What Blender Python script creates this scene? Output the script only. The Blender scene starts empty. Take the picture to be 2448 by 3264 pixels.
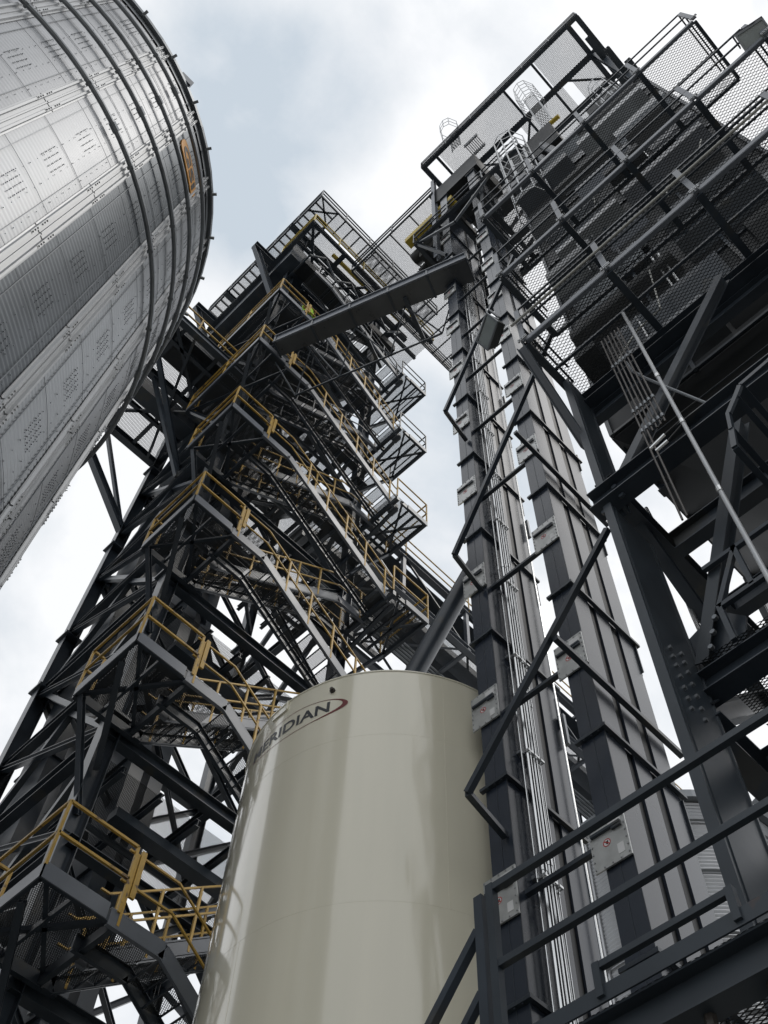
import bpy, math, random
from mathutils import Vector, Matrix
random.seed(7)
sc = bpy.context.scene
COL = sc.collection
R = math.radians
CZ = 1.7                      # eye height of the photographer
V = Vector

# ------------------------------------------------------------------ camera
cam_d = bpy.data.cameras.new('camera'); cam = bpy.data.objects.new('camera', cam_d); COL.objects.link(cam)
ax = V((0.69888881, -0.71458036, 0.03048503))     # image right
ay = V((-0.63871958, -0.6043786, 0.47619724))     # image up
az_ = V((-0.32185669, -0.35228031, -0.87880991))  # towards the viewer
cam.matrix_world = Matrix(((ax.x, ay.x, az_.x, 0), (ax.y, ay.y, az_.y, 0), (ax.z, ay.z, az_.z, CZ), (0, 0, 0, 1)))
cam_d.sensor_fit = 'VERTICAL'; cam_d.sensor_height = 36.0; cam_d.lens = 36.0*3344/3264
cam_d.clip_start = 0.05; cam_d.clip_end = 3000
sc.camera = cam

# ------------------------------------------------------------------ sky, sun, exposure
SUN_EL, SUN_AZ = 56.0, -62.0       # azimuth in the x-y plane, degrees
w = bpy.data.worlds.new('World'); sc.world = w; w.use_nodes = True
nt = w.node_tree; nt.nodes.clear()
def N(t, **k):
    n = nt.nodes.new(t)
    for a, b in k.items(): setattr(n, a, b)
    return n
out = N('ShaderNodeOutputWorld'); bg = N('ShaderNodeBackground'); bg.inputs[1].default_value = 0.12
sky = N('ShaderNodeTexSky'); sky.sky_type = 'NISHITA'; sky.sun_disc = False
sky.sun_elevation = R(SUN_EL); sky.sun_rotation = R(90-SUN_AZ); sky.dust_density = 3.0; sky.air_density = 1.0
tc = N('ShaderNodeTexCoord')
mp = N('ShaderNodeMapping'); mp.inputs['Location'].default_value = (1.35, 0.4, 0.2); mp.inputs['Scale'].default_value = (1, 1, 1)
n1 = N('ShaderNodeTexNoise'); n1.inputs['Scale'].default_value = 6; n1.inputs['Detail'].default_value = 7; n1.inputs['Roughness'].default_value = 0.52; n1.inputs['Distortion'].default_value = 0.35
n2 = N('ShaderNodeTexNoise'); n2.inputs['Scale'].default_value = 13.0; n2.inputs['Detail'].default_value = 8; n2.inputs['Roughness'].default_value = 0.6
L = nt.links.new
L(tc.outputs['Generated'], mp.inputs[0]); L(mp.outputs[0], n1.inputs[0]); L(mp.outputs[0], n2.inputs[0])
# thin blue-grey bank of cloud lying overhead, in sky directions
def lobe(d, width):
    d = V(d).normalized()
    dp = N('ShaderNodeVectorMath', operation='DOT_PRODUCT'); L(tc.outputs['Generated'], dp.inputs[0]); dp.inputs[1].default_value = d
    mr = N('ShaderNodeMapRange', interpolation_type='SMOOTHSTEP'); L(dp.outputs['Value'], mr.inputs[0])
    mr.inputs[1].default_value = math.cos(R(width)); mr.inputs[2].default_value = 1.0
    return mr.outputs[0]
def math_(op, a, b):
    m = N('ShaderNodeMath', operation=op)
    for i, x in enumerate((a, b)):
        if isinstance(x, (int, float)): m.inputs[i].default_value = x
        else: L(x, m.inputs[i])
    return m.outputs[0]
LOBES = [((.011, .208, .978), 7.5, .30), ((.015, .25, .969), 6, .24), ((.030, .30, .955), 6.5, .30), ((.017, .132, .991), 5.5, .20), ((.029, .085, .996), 5, .16), ((.34, .30, .89), 10, .26), ((.40, .20, .893), 8, .16), ((-.067, .16, .985), 5, .2),
  ((.43, .61, .66), 14, .3), ((.09, .6, .79), 8, .16), ((-.9, .3, .6), 40, .3), ((.3, -1, .5), 40, .2)]
acc = None
for d, wd, amt in LOBES:
    v = math_('MULTIPLY', lobe(d, wd), amt*.97)
    acc = v if acc is None else math_('ADD', acc, v)
nn = math_('ADD', math_('MULTIPLY', n1.outputs['Fac'], 1.15), math_('MULTIPLY', n2.outputs['Fac'], 0.42))
tot = math_('MULTIPLY', math_('ADD', nn, acc), .68)
rmp = N('ShaderNodeValToRGB'); L(tot, rmp.inputs[0])
S_ = 1/0.12
cr = rmp.color_ramp
cr.elements[0].position = 0.54; cr.elements[0].color = (1.02, 1.03, 1.04, 1)
cr.elements[1].position = .92; cr.elements[1].color = (.60, .675, .745, 1)
e = cr.elements.new(.68); e.color = (.86, .89, .92, 1)
sc2 = N('ShaderNodeVectorMath', operation='SCALE'); L(rmp.outputs[0], sc2.inputs[0]); sc2.inputs['Scale'].default_value = S_
mx = N('ShaderNodeMixRGB'); mx.inputs[0].default_value = 0.9
L(sky.outputs[0], mx.inputs[1]); L(sc2.outputs[0], mx.inputs[2]); L(mx.outputs[0], bg.inputs[0]); L(bg.outputs[0], out.inputs[0])

sd = bpy.data.lights.new('sun', 'SUN'); sd.energy = .6; sd.angle = R(14); sd.color = (1.0, .96, .9)
so = bpy.data.objects.new('sun', sd); COL.objects.link(so)
sv = V((math.cos(R(SUN_EL))*math.cos(R(SUN_AZ)), math.cos(R(SUN_EL))*math.sin(R(SUN_AZ)), math.sin(R(SUN_EL))))
so.rotation_euler = sv.to_track_quat('Z', 'Y').to_euler()
sc.view_settings.view_transform = 'Standard'; sc.view_settings.look = 'None'
sc.view_settings.exposure = 0.08; sc.view_settings.gamma = 1.0
sc.cycles.max_bounces = 6; sc.cycles.diffuse_bounces = 3; sc.cycles.glossy_bounces = 3; sc.cycles.transparent_max_bounces = 40
sc.cycles.use_denoising = True

# ------------------------------------------------------------------ materials
def mat(name, col, rough=.5, metal=0., spec=.5, var=.25, vscale=3., bump=0., bscale=40., coat=0., stretch=None, spots=None):
    m = bpy.data.materials.new(name); m.use_nodes = True; t = m.node_tree; b = t.nodes['Principled BSDF']
    b.inputs['Roughness'].default_value = rough; b.inputs['Metallic'].default_value = metal
    b.inputs['Specular IOR Level'].default_value = spec
    if coat: b.inputs['Coat Weight'].default_value = coat; b.inputs['Coat Roughness'].default_value = .08
    c = t.nodes.new('ShaderNodeTexCoord'); mpp = t.nodes.new('ShaderNodeMapping')
    t.links.new(c.outputs['Object'], mpp.inputs[0])
    if stretch: mpp.inputs['Scale'].default_value = stretch
    n = t.nodes.new('ShaderNodeTexNoise'); n.inputs['Scale'].default_value = vscale; n.inputs['Detail'].default_value = 6
    t.links.new(mpp.outputs[0], n.inputs[0])
    r = t.nodes.new('ShaderNodeValToRGB'); t.links.new(n.outputs['Fac'], r.inputs[0])
    r.color_ramp.elements[0].position = .3; r.color_ramp.elements[1].position = .7
    r.color_ramp.elements[0].color = [x*(1-var) for x in col]+[1]; r.color_ramp.elements[1].color = [min(1, x*(1+var)) for x in col]+[1]
    last = r.outputs[0]
    if spots:
        n3 = t.nodes.new('ShaderNodeTexNoise'); n3.inputs['Scale'].default_value = spots[1]; n3.inputs['Detail'].default_value = 5
        t.links.new(c.outputs['Object'], n3.inputs[0])
        rr = t.nodes.new('ShaderNodeMapRange'); rr.inputs[1].default_value = spots[2]; rr.inputs[2].default_value = spots[2]+.06
        t.links.new(n3.outputs['Fac'], rr.inputs[0])
        mm = t.nodes.new('ShaderNodeMixRGB'); t.links.new(rr.outputs[0], mm.inputs[0]); t.links.new(last, mm.inputs[1]); mm.inputs[2].default_value = list(spots[0])+[1]
        last = mm.outputs[0]
    t.links.new(last, b.inputs['Base Color'])
    m2 = t.nodes.new('ShaderNodeMapRange'); t.links.new(n.outputs['Fac'], m2.inputs[0])
    m2.inputs[3].default_value = max(.03, rough*.8); m2.inputs[4].default_value = min(1, rough*1.25)
    t.links.new(m2.outputs[0], b.inputs['Roughness'])
    if bump:
        n4 = t.nodes.new('ShaderNodeTexNoise'); n4.inputs['Scale'].default_value = bscale; n4.inputs['Detail'].default_value = 4
        t.links.new(mpp.outputs[0], n4.inputs[0])
        bp = t.nodes.new('ShaderNodeBump'); bp.inputs['Strength'].default_value = bump; bp.inputs['Distance'].default_value = .02
        t.links.new(n4.outputs['Fac'], bp.inputs['Height']); t.links.new(bp.outputs[0], b.inputs['Normal'])
    return m
M = {}
M['steel'] = mat('charcoal_paint', (.033, .043, .056), .33, 0, .5, .3, 1.6, .06, 5, spots=((.055, .058, .058), 1.7, .60))
M['steel2'] = mat('charcoal_casing_paint', (.030, .039, .056), .25, 0, .6, .2, .9, .08, 1.3)
M['steel3'] = mat('charcoal_paint_scuffed', (.031, .040, .050), .36, 0, .5, .22, 1.6, .06, 5, spots=((.10, .05, .03), 2.3, .70))
M['steelm'] = mat('dryer_sheet_paint', (.012, .014, .016), .5, 0, .35, .3, 1.2, .05, 3)
M['pale_gloss'] = mat('dryer_pale_gloss', (.12, .13, .14), .16, .5, .6, .3, 1.2, .25, 2.2)  # pale gloss for painted sky reflections on the wall, also on some ducts
M['steelg'] = mat('conveyor_trough_paint', (.060, .066, .072), .28, 0, .6, .3, 1.5, .08, 3)
M['grey'] = mat('grey_channel_paint', (.13, .145, .17), .38, 0, .5, .12, 2)
M['galv'] = mat('galvanized_sheet', (.38, .39, .405), .48, .75, .5, .12, 1.3, .03, 9, stretch=(1, 1, .25))
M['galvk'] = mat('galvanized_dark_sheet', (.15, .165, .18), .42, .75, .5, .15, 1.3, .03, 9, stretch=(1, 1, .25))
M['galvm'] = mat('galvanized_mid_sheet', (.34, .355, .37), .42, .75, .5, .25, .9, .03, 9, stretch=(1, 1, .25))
M['galvb'] = mat('galvanized_bright', (.44, .45, .46), .48, .7, .5, .08, 2)
M['galvd'] = mat('galvanized_dull', (.22, .235, .25), .42, .6, .5, .15, 2)
M['pipe'] = mat('conduit_zinc', (.66, .67, .67), .26, 1., .5, .08, 4)
M['pipeb'] = mat('painted_pipe', (.05, .043, .038), .4, 0, .5, .2, 4)
M['pale'] = mat('pale_conduit', (.42, .42, .39), .35, .2, .5, .12, 3)
M['yellow'] = mat('yellow_rail_paint', (.45, .28, .05), .5, 0, .5, .2, 3, spots=((.14, .085, .035), 5.0, .60))
M['yellow2'] = mat('yellow_guard_paint', (.45, .33, .03), .5, 0, .5, .15, 3)
M['tan'] = mat('cream_gloss_paint', (.79, .755, .61), .12, 0, .6, .05, 2.0, .02, .5, coat=.8, stretch=(1, 1, .06))
M['plate'] = mat('steel_panel', (.55, .56, .55), .30, .45, .5, .14, 6, .05, 5)
M['white'] = mat('white_label', (.75, .75, .75), .4, 0, .5, .05)
M['red'] = mat('red_label', (.5, .03, .03), .4)
M['black'] = mat('black_label', (.02, .02, .02), .4)
M['logo'] = mat('grey_lettering', (.045, .05, .055), .3, 0, .5, .1)
M['maroon'] = mat('maroon_swoosh', (.16, .02, .02), .3)
M['orange'] = mat('orange_sign_paint', (.62, .27, .02), .4, 0, .5, .08)
M['gravel'] = mat('gravel', (.24, .235, .22), .9, 0, .2, .35, 9, .6, 30)
M['glass'] = mat('lamp_glass', (.25, .28, .28), .08, 0, .8, .1)
M['gun'] = mat('motor_dark', (.02, .022, .022), .55, 0, .4, .3, 5)
M['hivis'] = mat('hivis_cloth', (.45, .75, .05), .8)
M['skin'] = mat('skin', (.36, .17, .11), .6)
M['hair'] = mat('hair', (.05, .02, .012), .7)
M['denim'] = mat('denim', (.03, .045, .09), .85)
M['wire'] = mat('wire', (.05, .05, .05), .6)

def grate(name, col, ul, uw, t, ax=(0, 1), metal=0., kind='hex'):
    """expanded metal: open diamonds between thin strands, laid on the sheet in metres"""
    m = bpy.data.materials.new(name); m.use_nodes = True; T = m.node_tree; b = T.nodes['Principled BSDF']
    b.inputs['Base Color'].default_value = list(col)+[1]; b.inputs['Roughness'].default_value = .45; b.inputs['Metallic'].default_value = metal
    c = T.nodes.new('ShaderNodeTexCoord'); s = T.nodes.new('ShaderNodeSeparateXYZ'); T.links.new(c.outputs['Object'], s.inputs[0])
    def mm(op, a, bb=0.):
        n = T.nodes.new('ShaderNodeMath'); n.operation = op
        for i, x in enumerate((a, bb)):
            if isinstance(x, (int, float)): n.inputs[i].default_value = x
            else: T.links.new(x, n.inputs[i])
        return n.outputs[0]
    u = mm('DIVIDE', s.outputs[ax[1]], ul); v = mm('DIVIDE', s.outputs[ax[0]], uw)
    def strand(x):
        return mm('ABSOLUTE', mm('SUBTRACT', mm('FRACT', x), .5))
    if kind == 'hex':
        d = mm('MAXIMUM', strand(mm('ADD', u, v)), strand(mm('SUBTRACT', u, v)))
        lim = .5-t
    else:
        d = mm('MAXIMUM', strand(u), mm('SUBTRACT', strand(mm('ADD', v, mm('MULTIPLY', mm('PINGPONG', u, .5), .5))), 0.)); lim = .5-t
    k = mm('GREATER_THAN', d, lim)
    T.links.new(k, b.inputs['Alpha'])
    return m
M['mesh'] = grate('expanded_metal_walkway', (.026, .030, .034), .092, .040, .10)
M['meshs'] = grate('stair_grating', (.035, .038, .04), .075, .030, .17)
M['meshb'] = grate('expanded_metal_pale', (.035, .04, .045), .11, .046, .15)

# ------------------------------------------------------------------ mesh builder
class MB:
    def __init__(s): s.v = []; s.f = []; s.c = []
    def add(s, vs, fs):
        o = len(s.v); s.c.append((o, len(s.f), len(vs), len(fs))); s.v += [tuple(x) for x in vs]; s.f += [tuple(i+o for i in f) for f in fs]
        return s
    def box(s, a, b):
        x0, y0, z0 = [min(p, q) for p, q in zip(a, b)]; x1, y1, z1 = [max(p, q) for p, q in zip(a, b)]
        return s.add([(x0, y0, z0), (x1, y0, z0), (x1, y1, z0), (x0, y1, z0), (x0, y0, z1), (x1, y0, z1), (x1, y1, z1), (x0, y1, z1)],
                     [(0, 3, 2, 1), (4, 5, 6, 7), (0, 1, 5, 4), (1, 2, 6, 5), (2, 3, 7, 6), (3, 0, 4, 7)])
    def frame(s, a, b, up):
        a, b = V(a), V(b); d = (b-a).normalized(); up = V(up)
        if abs(d.dot(up)) > .98: up = V((1, 0, 0)) if abs(d.x) < .9 else V((0, 1, 0))
        x = d.cross(up).normalized(); y = x.cross(d).normalized()
        return a, b, x, y
    def prism(s, a, b, prof, up=(0, 0, 1)):
        a, b, x, y = s.frame(a, b, up); n = len(prof)
        vs = [a+x*p+y*q for p, q in prof]+[b+x*p+y*q for p, q in prof]
        fs = [(i, (i+1) % n, (i+1) % n+n, i+n) for i in range(n)]
        fs += [tuple(range(n))[::-1], tuple(range(n, 2*n))]
        return s.add(vs, fs)
    def bar(s, a, b, w, h=None, up=(0, 0, 1)):
        h = h or w
        return s.prism(a, b, [(-w/2, -h/2), (w/2, -h/2), (w/2, h/2), (-w/2, h/2)], up)
    def ibeam(s, a, b, w, h, up=(0, 0, 1), t=None):
        t = t or max(.012, h*.05); tw = t*.8
        p = [(-w/2, -h/2), (w/2, -h/2), (w/2, -h/2+t), (tw/2, -h/2+t), (tw/2, h/2-t), (w/2, h/2-t), (w/2, h/2), (-w/2, h/2), (-w/2, h/2-t), (-tw/2, h/2-t), (-tw/2, -h/2+t), (-w/2, -h/2+t)]
        a, b, x, y = s.frame(a, b, up); n = 12
        vs = [a+x*q+y*r for q, r in p]+[b+x*q+y*r for q, r in p]
        fs = [(i, (i+1) % n, (i+1) % n+n, i+n) for i in range(n)]
        for off in (0, 12):
            for q in ((0, 1, 2, 3, 10, 11), (10, 3, 4, 9), (9, 4, 5, 6, 7, 8)):
                fs.append(tuple(i+off for i in (q if off else q[::-1])))
        return s.add(vs, fs)
    def angle(s, a, b, w, up=(0, 0, 1), t=.01, flip=1):
        f = flip
        return s.prism(a, b, [(0, 0), (w*f, 0), (w*f, t), (t*f, t), (t*f, w), (0, w)], up)
    def tube(s, pts, r, n=8, cap=True):
        pts = [V(p) for p in pts]; k = len(pts); o = len(s.v); ref = None; vs = []
        for i, p in enumerate(pts):
            d = ((pts[min(i+1, k-1)]-pts[max(i-1, 0)])).normalized()
            if ref is None: ref = d.orthogonal().normalized()
            x = (ref-d*ref.dot(d)).normalized(); y = d.cross(x); ref = x
            rr = r[i] if isinstance(r, (list, tuple)) else r
            vs += [p+x*math.cos(2*math.pi*j/n)*rr+y*math.sin(2*math.pi*j/n)*rr for j in range(n)]
        fs = [(i*n+j, i*n+(j+1) % n, (i+1)*n+(j+1) % n, (i+1)*n+j) for i in range(k-1) for j in range(n)]
        if cap: fs += [tuple(range(n))[::-1], tuple(range((k-1)*n, k*n))]
        return s.add(vs, fs)
    def lathe(s, c, prof, n=96, a0=0, a1=360, close=None):
        full = abs(a1-a0) >= 360; m = n if full else n+1
        vs = [(c[0]+r*math.cos(R(a0+(a1-a0)*j/n)), c[1]+r*math.sin(R(a0+(a1-a0)*j/n)), z) for r, z in prof for j in range(m)]
        fs = []
        for i in range(len(prof)-1):
            for j in range(n):
                j2 = (j+1) % m
                fs.append((i*m+j, i*m+j2, (i+1)*m+j2, (i+1)*m+j))
        return s.add(vs, fs)
    def quad(s, a, b, c, d): return s.add([a, b, c, d], [(0, 1, 2, 3)])
    def sphere(s, c, r, n=10, sc_=(1, 1, 1)):
        vs = []; fs = []
        for i in range(n//2+1):
            th = math.pi*i/(n//2)
            for j in range(n):
                ph = 2*math.pi*j/n
                vs.append((c[0]+r*sc_[0]*math.sin(th)*math.cos(ph), c[1]+r*sc_[1]*math.sin(th)*math.sin(ph), c[2]+r*sc_[2]*math.cos(th)))
        for i in range(n//2):
            for j in range(n): fs.append((i*n+j, (i+1)*n+j, (i+1)*n+(j+1) % n, i*n+(j+1) % n))
        return s.add(vs, fs)
    def build(s, name, m, parent=None, smooth=False, label=None):
        me = bpy.data.meshes.new(name)
        o = bpy.data.objects.new(name, me); COL.objects.link(o)
        off = V((0, 0, 0))
        if parent is not None:
            o.parent = parent; p = parent
            while p is not None: off += p.location; p = p.parent
        me.from_pydata([tuple(V(v)-off) for v in s.v], [], s.f); me.update()
        me.materials.append(M[m] if isinstance(m, str) else m)
        if smooth: me.shade_smooth(); me.set_sharp_from_angle(angle=R(35))
        if label: o['label'] = label
        return o
def thing(name, label, cat, loc=(0, 0, 0), group=None):
    o = bpy.data.objects.new(name, None); COL.objects.link(o); o.location = loc; o.empty_display_size = .2
    o['label'] = label; o['category'] = cat
    if group: o['group'] = group
    return o
def tag(o, label, cat, group=None):
    o['label'] = label; o['category'] = cat
    if group: o['group'] = group
    return o
def dup(root, dv, label=None):
    def cp(o, par):
        c = o.copy(); COL.objects.link(c); c.parent = par
        for ch in o.children: cp(ch, c)
        return c
    kids = list(root.children); r = root.copy(); COL.objects.link(r); r.location = V(root.location)+V(dv)
    for ch in kids: cp(ch, r)
    if label: r['label'] = label
    return r
SPLIT = {'knee_brace', 'outrigger_beam', 'outrigger', 'downspout', 'chord', 'splice_plate', 'vertical_weld', 'wall_pipe', 'brace', 'louvre', 'access_door', 'beam', 'coupling', 'conveyor_box', 'cable_run', 'housing', 'distributor', 'line', 'cable', 'joist', 'post', 'diagonal', 'eave_clip', 'casing', 'rail', 'fitting', 'hose', 'collar', 'trough_flange', 'deck', 'rib'}
def one(fn, name, m, parent=None, **k):
    b = MB(); fn(b)
    if name in SPLIT and parent is not None and 1 < len(b.c) <= 60:
        last = None
        for o, fo, n, fn_ in b.c:
            q = MB(); q.add(b.v[o:o+n], [tuple(i-o for i in f) for f in b.f[fo:fo+fn_]]); last = q.build(name, m, parent, **k)
        return last
    return b.build(name, m, parent, **k)
def rail_fn(b, pts, h=1.07, n_mid=1, r=.022, post=1.5, posts_at=None, square=True, toe=0.):
    """handrail along a polyline at deck level"""
    pts = [V(p) for p in pts]
    lv = [h]+[h*(i+1)/(n_mid+1) for i in range(n_mid)]
    for i in range(len(pts)-1):
        a, c = pts[i], pts[i+1]
        for z in lv:
            q = V((0, 0, z)); b.bar(a+q, c+q, r*2) if square else b.tube([a+q, c+q], r, 6)
        if toe: b.bar(a+V((0, 0, toe/2)), c+V((0, 0, toe/2)), .008, toe)
        d = (c-a).length; k = max(1, round(d/post))
        for j in range(k+1):
            if j == 0 and i > 0: continue
            p = a.lerp(c, j/k); b.bar(p, p+V((0, 0, h)), r*2)

# ------------------------------------------------------------------ ground
g = MB(); g.quad((-1500, -1500, 0), (1500, -1500, 0), (1500, 1500, 0), (-1500, 1500, 0)); o = g.build('ground', 'gravel'); o['kind'] = 'structure'

# ------------------------------------------------------------------ corrugated grain bin (upper left)
BC = (-3.88, 10.86); BR = 5.64; BT = 26.4
bin_ = thing('grain_bin', 'big corrugated silver grain bin with curved wind rings, upper left', 'grain bin', (BC[0], BC[1], 0))
P = .125; prof = []; z = 0.0
while z < BT-.02:
    for k in range(4): prof.append((BR+.0075*math.sin(2*math.pi*k/4)-.006, z+P*k/4))
    z += P
prof.append((BR, BT))
one(lambda b: b.lathe(BC, prof, 140, -31.4, 299.8), 'wall', 'galv', bin_, smooth=True)
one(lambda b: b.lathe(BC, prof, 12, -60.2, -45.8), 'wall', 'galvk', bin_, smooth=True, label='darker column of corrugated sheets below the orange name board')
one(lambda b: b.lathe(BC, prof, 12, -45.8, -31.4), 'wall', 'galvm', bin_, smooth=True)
def pol(a, r, z, c=BC): return V((c[0]+r*math.cos(R(a)), c[1]+r*math.sin(R(a)), z))
for k in range(25):
    a = -60.2+14.4*k
    if 60 < (a % 360) < 210: continue
    def st(b, a=a):
        rd = V((math.cos(R(a)), math.sin(R(a)), 0)); tn = V((-rd.y, rd.x, 0)); c = V((BC[0], BC[1], 0))
        pr = [(-.15, .008), (-.125, .010), (-.115, .055), (-.080, .055), (-.070, .010), (-.018, .010), (-.012, .030), (.012, .030), (.018, .010), (.070, .010), (.080, .055), (.115, .055), (.125, .010), (.15, .008), (.15, .0), (-.15, 0)]
        z0, z1 = 0.0, BT-.05
        segs = int((z1-z0)/2.6)
        for i in range(segs+1):
            a0 = z0+i*2.6; a1 = min(z1, a0+2.56)
            if a1-a0 < .1: continue
            n = len(pr); vs = [c+rd*(BR+.006+q)+tn*p+V((0, 0, zz)) for zz in (a0, a1) for p, q in pr]
            b.add(vs, [(j, (j+1) % n, (j+1) % n+n, j+n) for j in range(n)]+[tuple(range(n))[::-1], tuple(range(n, 2*n))])
    one(st, 'stiffener', 'galvb', bin_)
    def sp(b, a=a):
        rd = V((math.cos(R(a)), math.sin(R(a)), 0)); tn = V((-rd.y, rd.x, 0)); c = V((BC[0], BC[1], 0))
        for i in range(1, 11):
            zz = i*2.6-.02
            for s_ in (-1, 1):
                for q in (-.30, -.2, -.1, .1, .2, .3):
                    p = c+rd*(BR+.062)+tn*(s_*.098)+V((0, 0, zz+q)); b.bar(p, p+rd*.02, .024)
            for s_ in (-1, 1):
                p = c+rd*(BR+.060)+tn*(s_*.098)+V((0, 0, zz)); b.bar(p-V((0, 0, .35)), p+V((0, 0, .35)), .045, .012, rd)
    one(sp, 'splice_plate', 'galvb', bin_)
# wind rings
for zr in (25.12, 23.6, 22.05, 20.15):
    def wr(b, zr=zr):
        pts = [pol(a, BR+.13, zr) for a in range(-140, 61, 3)]
        b.tube(pts, .048, 8)
        for k in range(25):
            a = -60.2+14.4*k
            if 60 < (a % 360) < 220: continue
            p = pol(a, BR+.07, zr); q = pol(a, BR+.18, zr); b.bar(p, q, .05, .09)
        for a in (-112, -67, -22, 23):
            b.tube([pol(a-.8, BR+.13, zr), pol(a+.8, BR+.13, zr)], .066, 8)
    one(wr, 'wind_ring', 'galvd', bin_, smooth=True)
# sheet seams, bolt rows and perforated bolt clusters
def seams(b):
    z = 1.0
    while z < BT-.5:
        pts = [pol(a, BR+.012, z) for a in range(-140, 61, 3)]; b.tube(pts, .004, 4); z += 1.68
one(seams, 'sheet_seam', 'galvd', bin_)
def bolts(b):
    for k in range(-6, 8):
        a0 = -60.2+14.4*k+7.2
        off = 0 if k % 2 == 0 else .56
        for j in range(6, 16):
            zc = 1.65+1.68*j+off+ (-.1)
            if zc > BT-.6: continue
            for i in range(9):
                for q in range(4):
                    p = pol(a0-1.35+q*.9, BR+.002, zc-.30+i*.075)
                    d = (p-V((BC[0], BC[1], p.z))).normalized(); b.bar(p, p+d*.012, .015)
        for da in (-4.2, -1.1, 1.9, 4.6):
            zz = 8.
            while zz < BT-.2:
                p = pol(a0+da, BR+.004, zz); d = (p-V((BC[0], BC[1], p.z))).normalized(); b.bar(p, p+d*.01, .013); zz += .3
one(bolts, 'bolt_rows', 'galvd', bin_)
def lapseam(b):
    for k in range(-6, 8):
        for da in (3.0, 11.2):
            a = -60.2+14.4*k+da
            p = pol(a, BR+.010, 0); q = pol(a, BR+.010, BT-.1); d = (p-V((BC[0], BC[1], 0))).normalized(); b.bar(p, q, .010, .016, d)
one(lapseam, 'lap_seam', 'galvd', bin_)
one(lambda b: b.lathe(BC, [(BR+.03, BT-.28), (BR+.03, BT-.02), (BR+.12, BT-.05), (BR+.14, BT+.04), (.6, BT+3.0), (.6, BT+3.4), (0, BT+3.5)], 75), 'roof', 'galvd', bin_)
def eave(b):
    for k in range(36):
        a = -62.9+10*k; p = pol(a, BR+.03, BT-.03)
        d = V((math.cos(R(a)), math.sin(R(a)), 0)); b.bar(p+d*.05, p+d*.19+V((0, 0, .03)), .06, .06)
one(eave, 'eave_clip', 'galvd', bin_)
one(lambda b: b.box(pol(-67.3, BR-.02, BT+.02)-V((.16, .16, 0)), pol(-67.3, BR-.02, BT+.02)+V((.16, .16, .42))), 'roof_hatch', 'steel', bin_)
# orange name board with GSI letters
def wrap_text(body, name, m, parent, c, r, ang_mid, zmid, width, height, off=.008, bold=0., depth=.0, fl=None):
    cu = bpy.data.curves.new('tmp_text', 'FONT'); cu.body = body; cu.offset = bold; cu.align_x = 'CENTER'; cu.resolution_u = 4
    to = bpy.data.objects.new('tmp_text', cu); COL.objects.link(to)
    dg = bpy.context.evaluated_depsgraph_get(); me = bpy.data.meshes.new_from_object(to.evaluated_get(dg))
    vs = [v.co.copy() for v in me.vertices]; fs = [tuple(p.vertices) for p in me.polygons]
    bpy.data.objects.remove(to); bpy.data.meshes.remove(me)
    x0, x1 = min(v.x for v in vs), max(v.x for v in vs); y0, y1 = min(v.y for v in vs), max(v.y for v in vs)
    b = MB(); nv = []
    for v in vs:
        s_ = ((v.x-x0)/(x1-x0)-.5)*width; zz = zmid+((v.y-y0)/(y1-y0)-.5)*height
        a = ang_mid+math.degrees(s_/r)
        nv.append((c[0]+(r+off)*math.cos(R(a)), c[1]+(r+off)*math.sin(R(a)), zz))
    b.add(nv, fs); return b.build(name, m, parent)
def board(b):
    oz = [(-.50, .10), (-.46, .28), (-.40, .34), (0, .40), (.40, .34), (.46, .28), (.50, .10), (.50, -.1), (.46, -.28), (.40, -.34), (0, -.40), (-.40, -.34), (-.46, -.28), (-.50, -.10)]
    c = V((BC[0], BC[1], 0)); W = 1.16; n = 24
    def zlim(u):
        top = [p for p in oz if p[1] > 0]
        for (a, za), (d, zd) in zip(top, top[1:]):
            if a <= u <= d: return za+(zd-za)*(u-a)/(d-a)
        return .1
    vs = []
    for i in range(n+1):
        u = -.5+i/n; a = -51.9+math.degrees(u*W/BR); zl = zlim(u)*.80
        for r in (BR+.012, BR+.035):
            vs.append(pol(a, r, 24.69-zl)); vs.append(pol(a, r, 24.69+zl))
    fs = []
    for i in range(n):
        o = i*4; fs += [(o+2, o+6, o+7, o+3), (o+1, o+3, o+7, o+5), (o, o+4, o+6, o+2)]
    fs += [(0, 2, 3, 1), (n*4, n*4+1, n*4+3, n*4+2)]
    b.add(vs, fs)
nb = one(board, 'name_board', 'orange', bin_)
wrap_text('GSI', 'letters', 'black', nb, BC, BR+.035, -52.0, 24.68, .88, .40, bold=.03)

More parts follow.
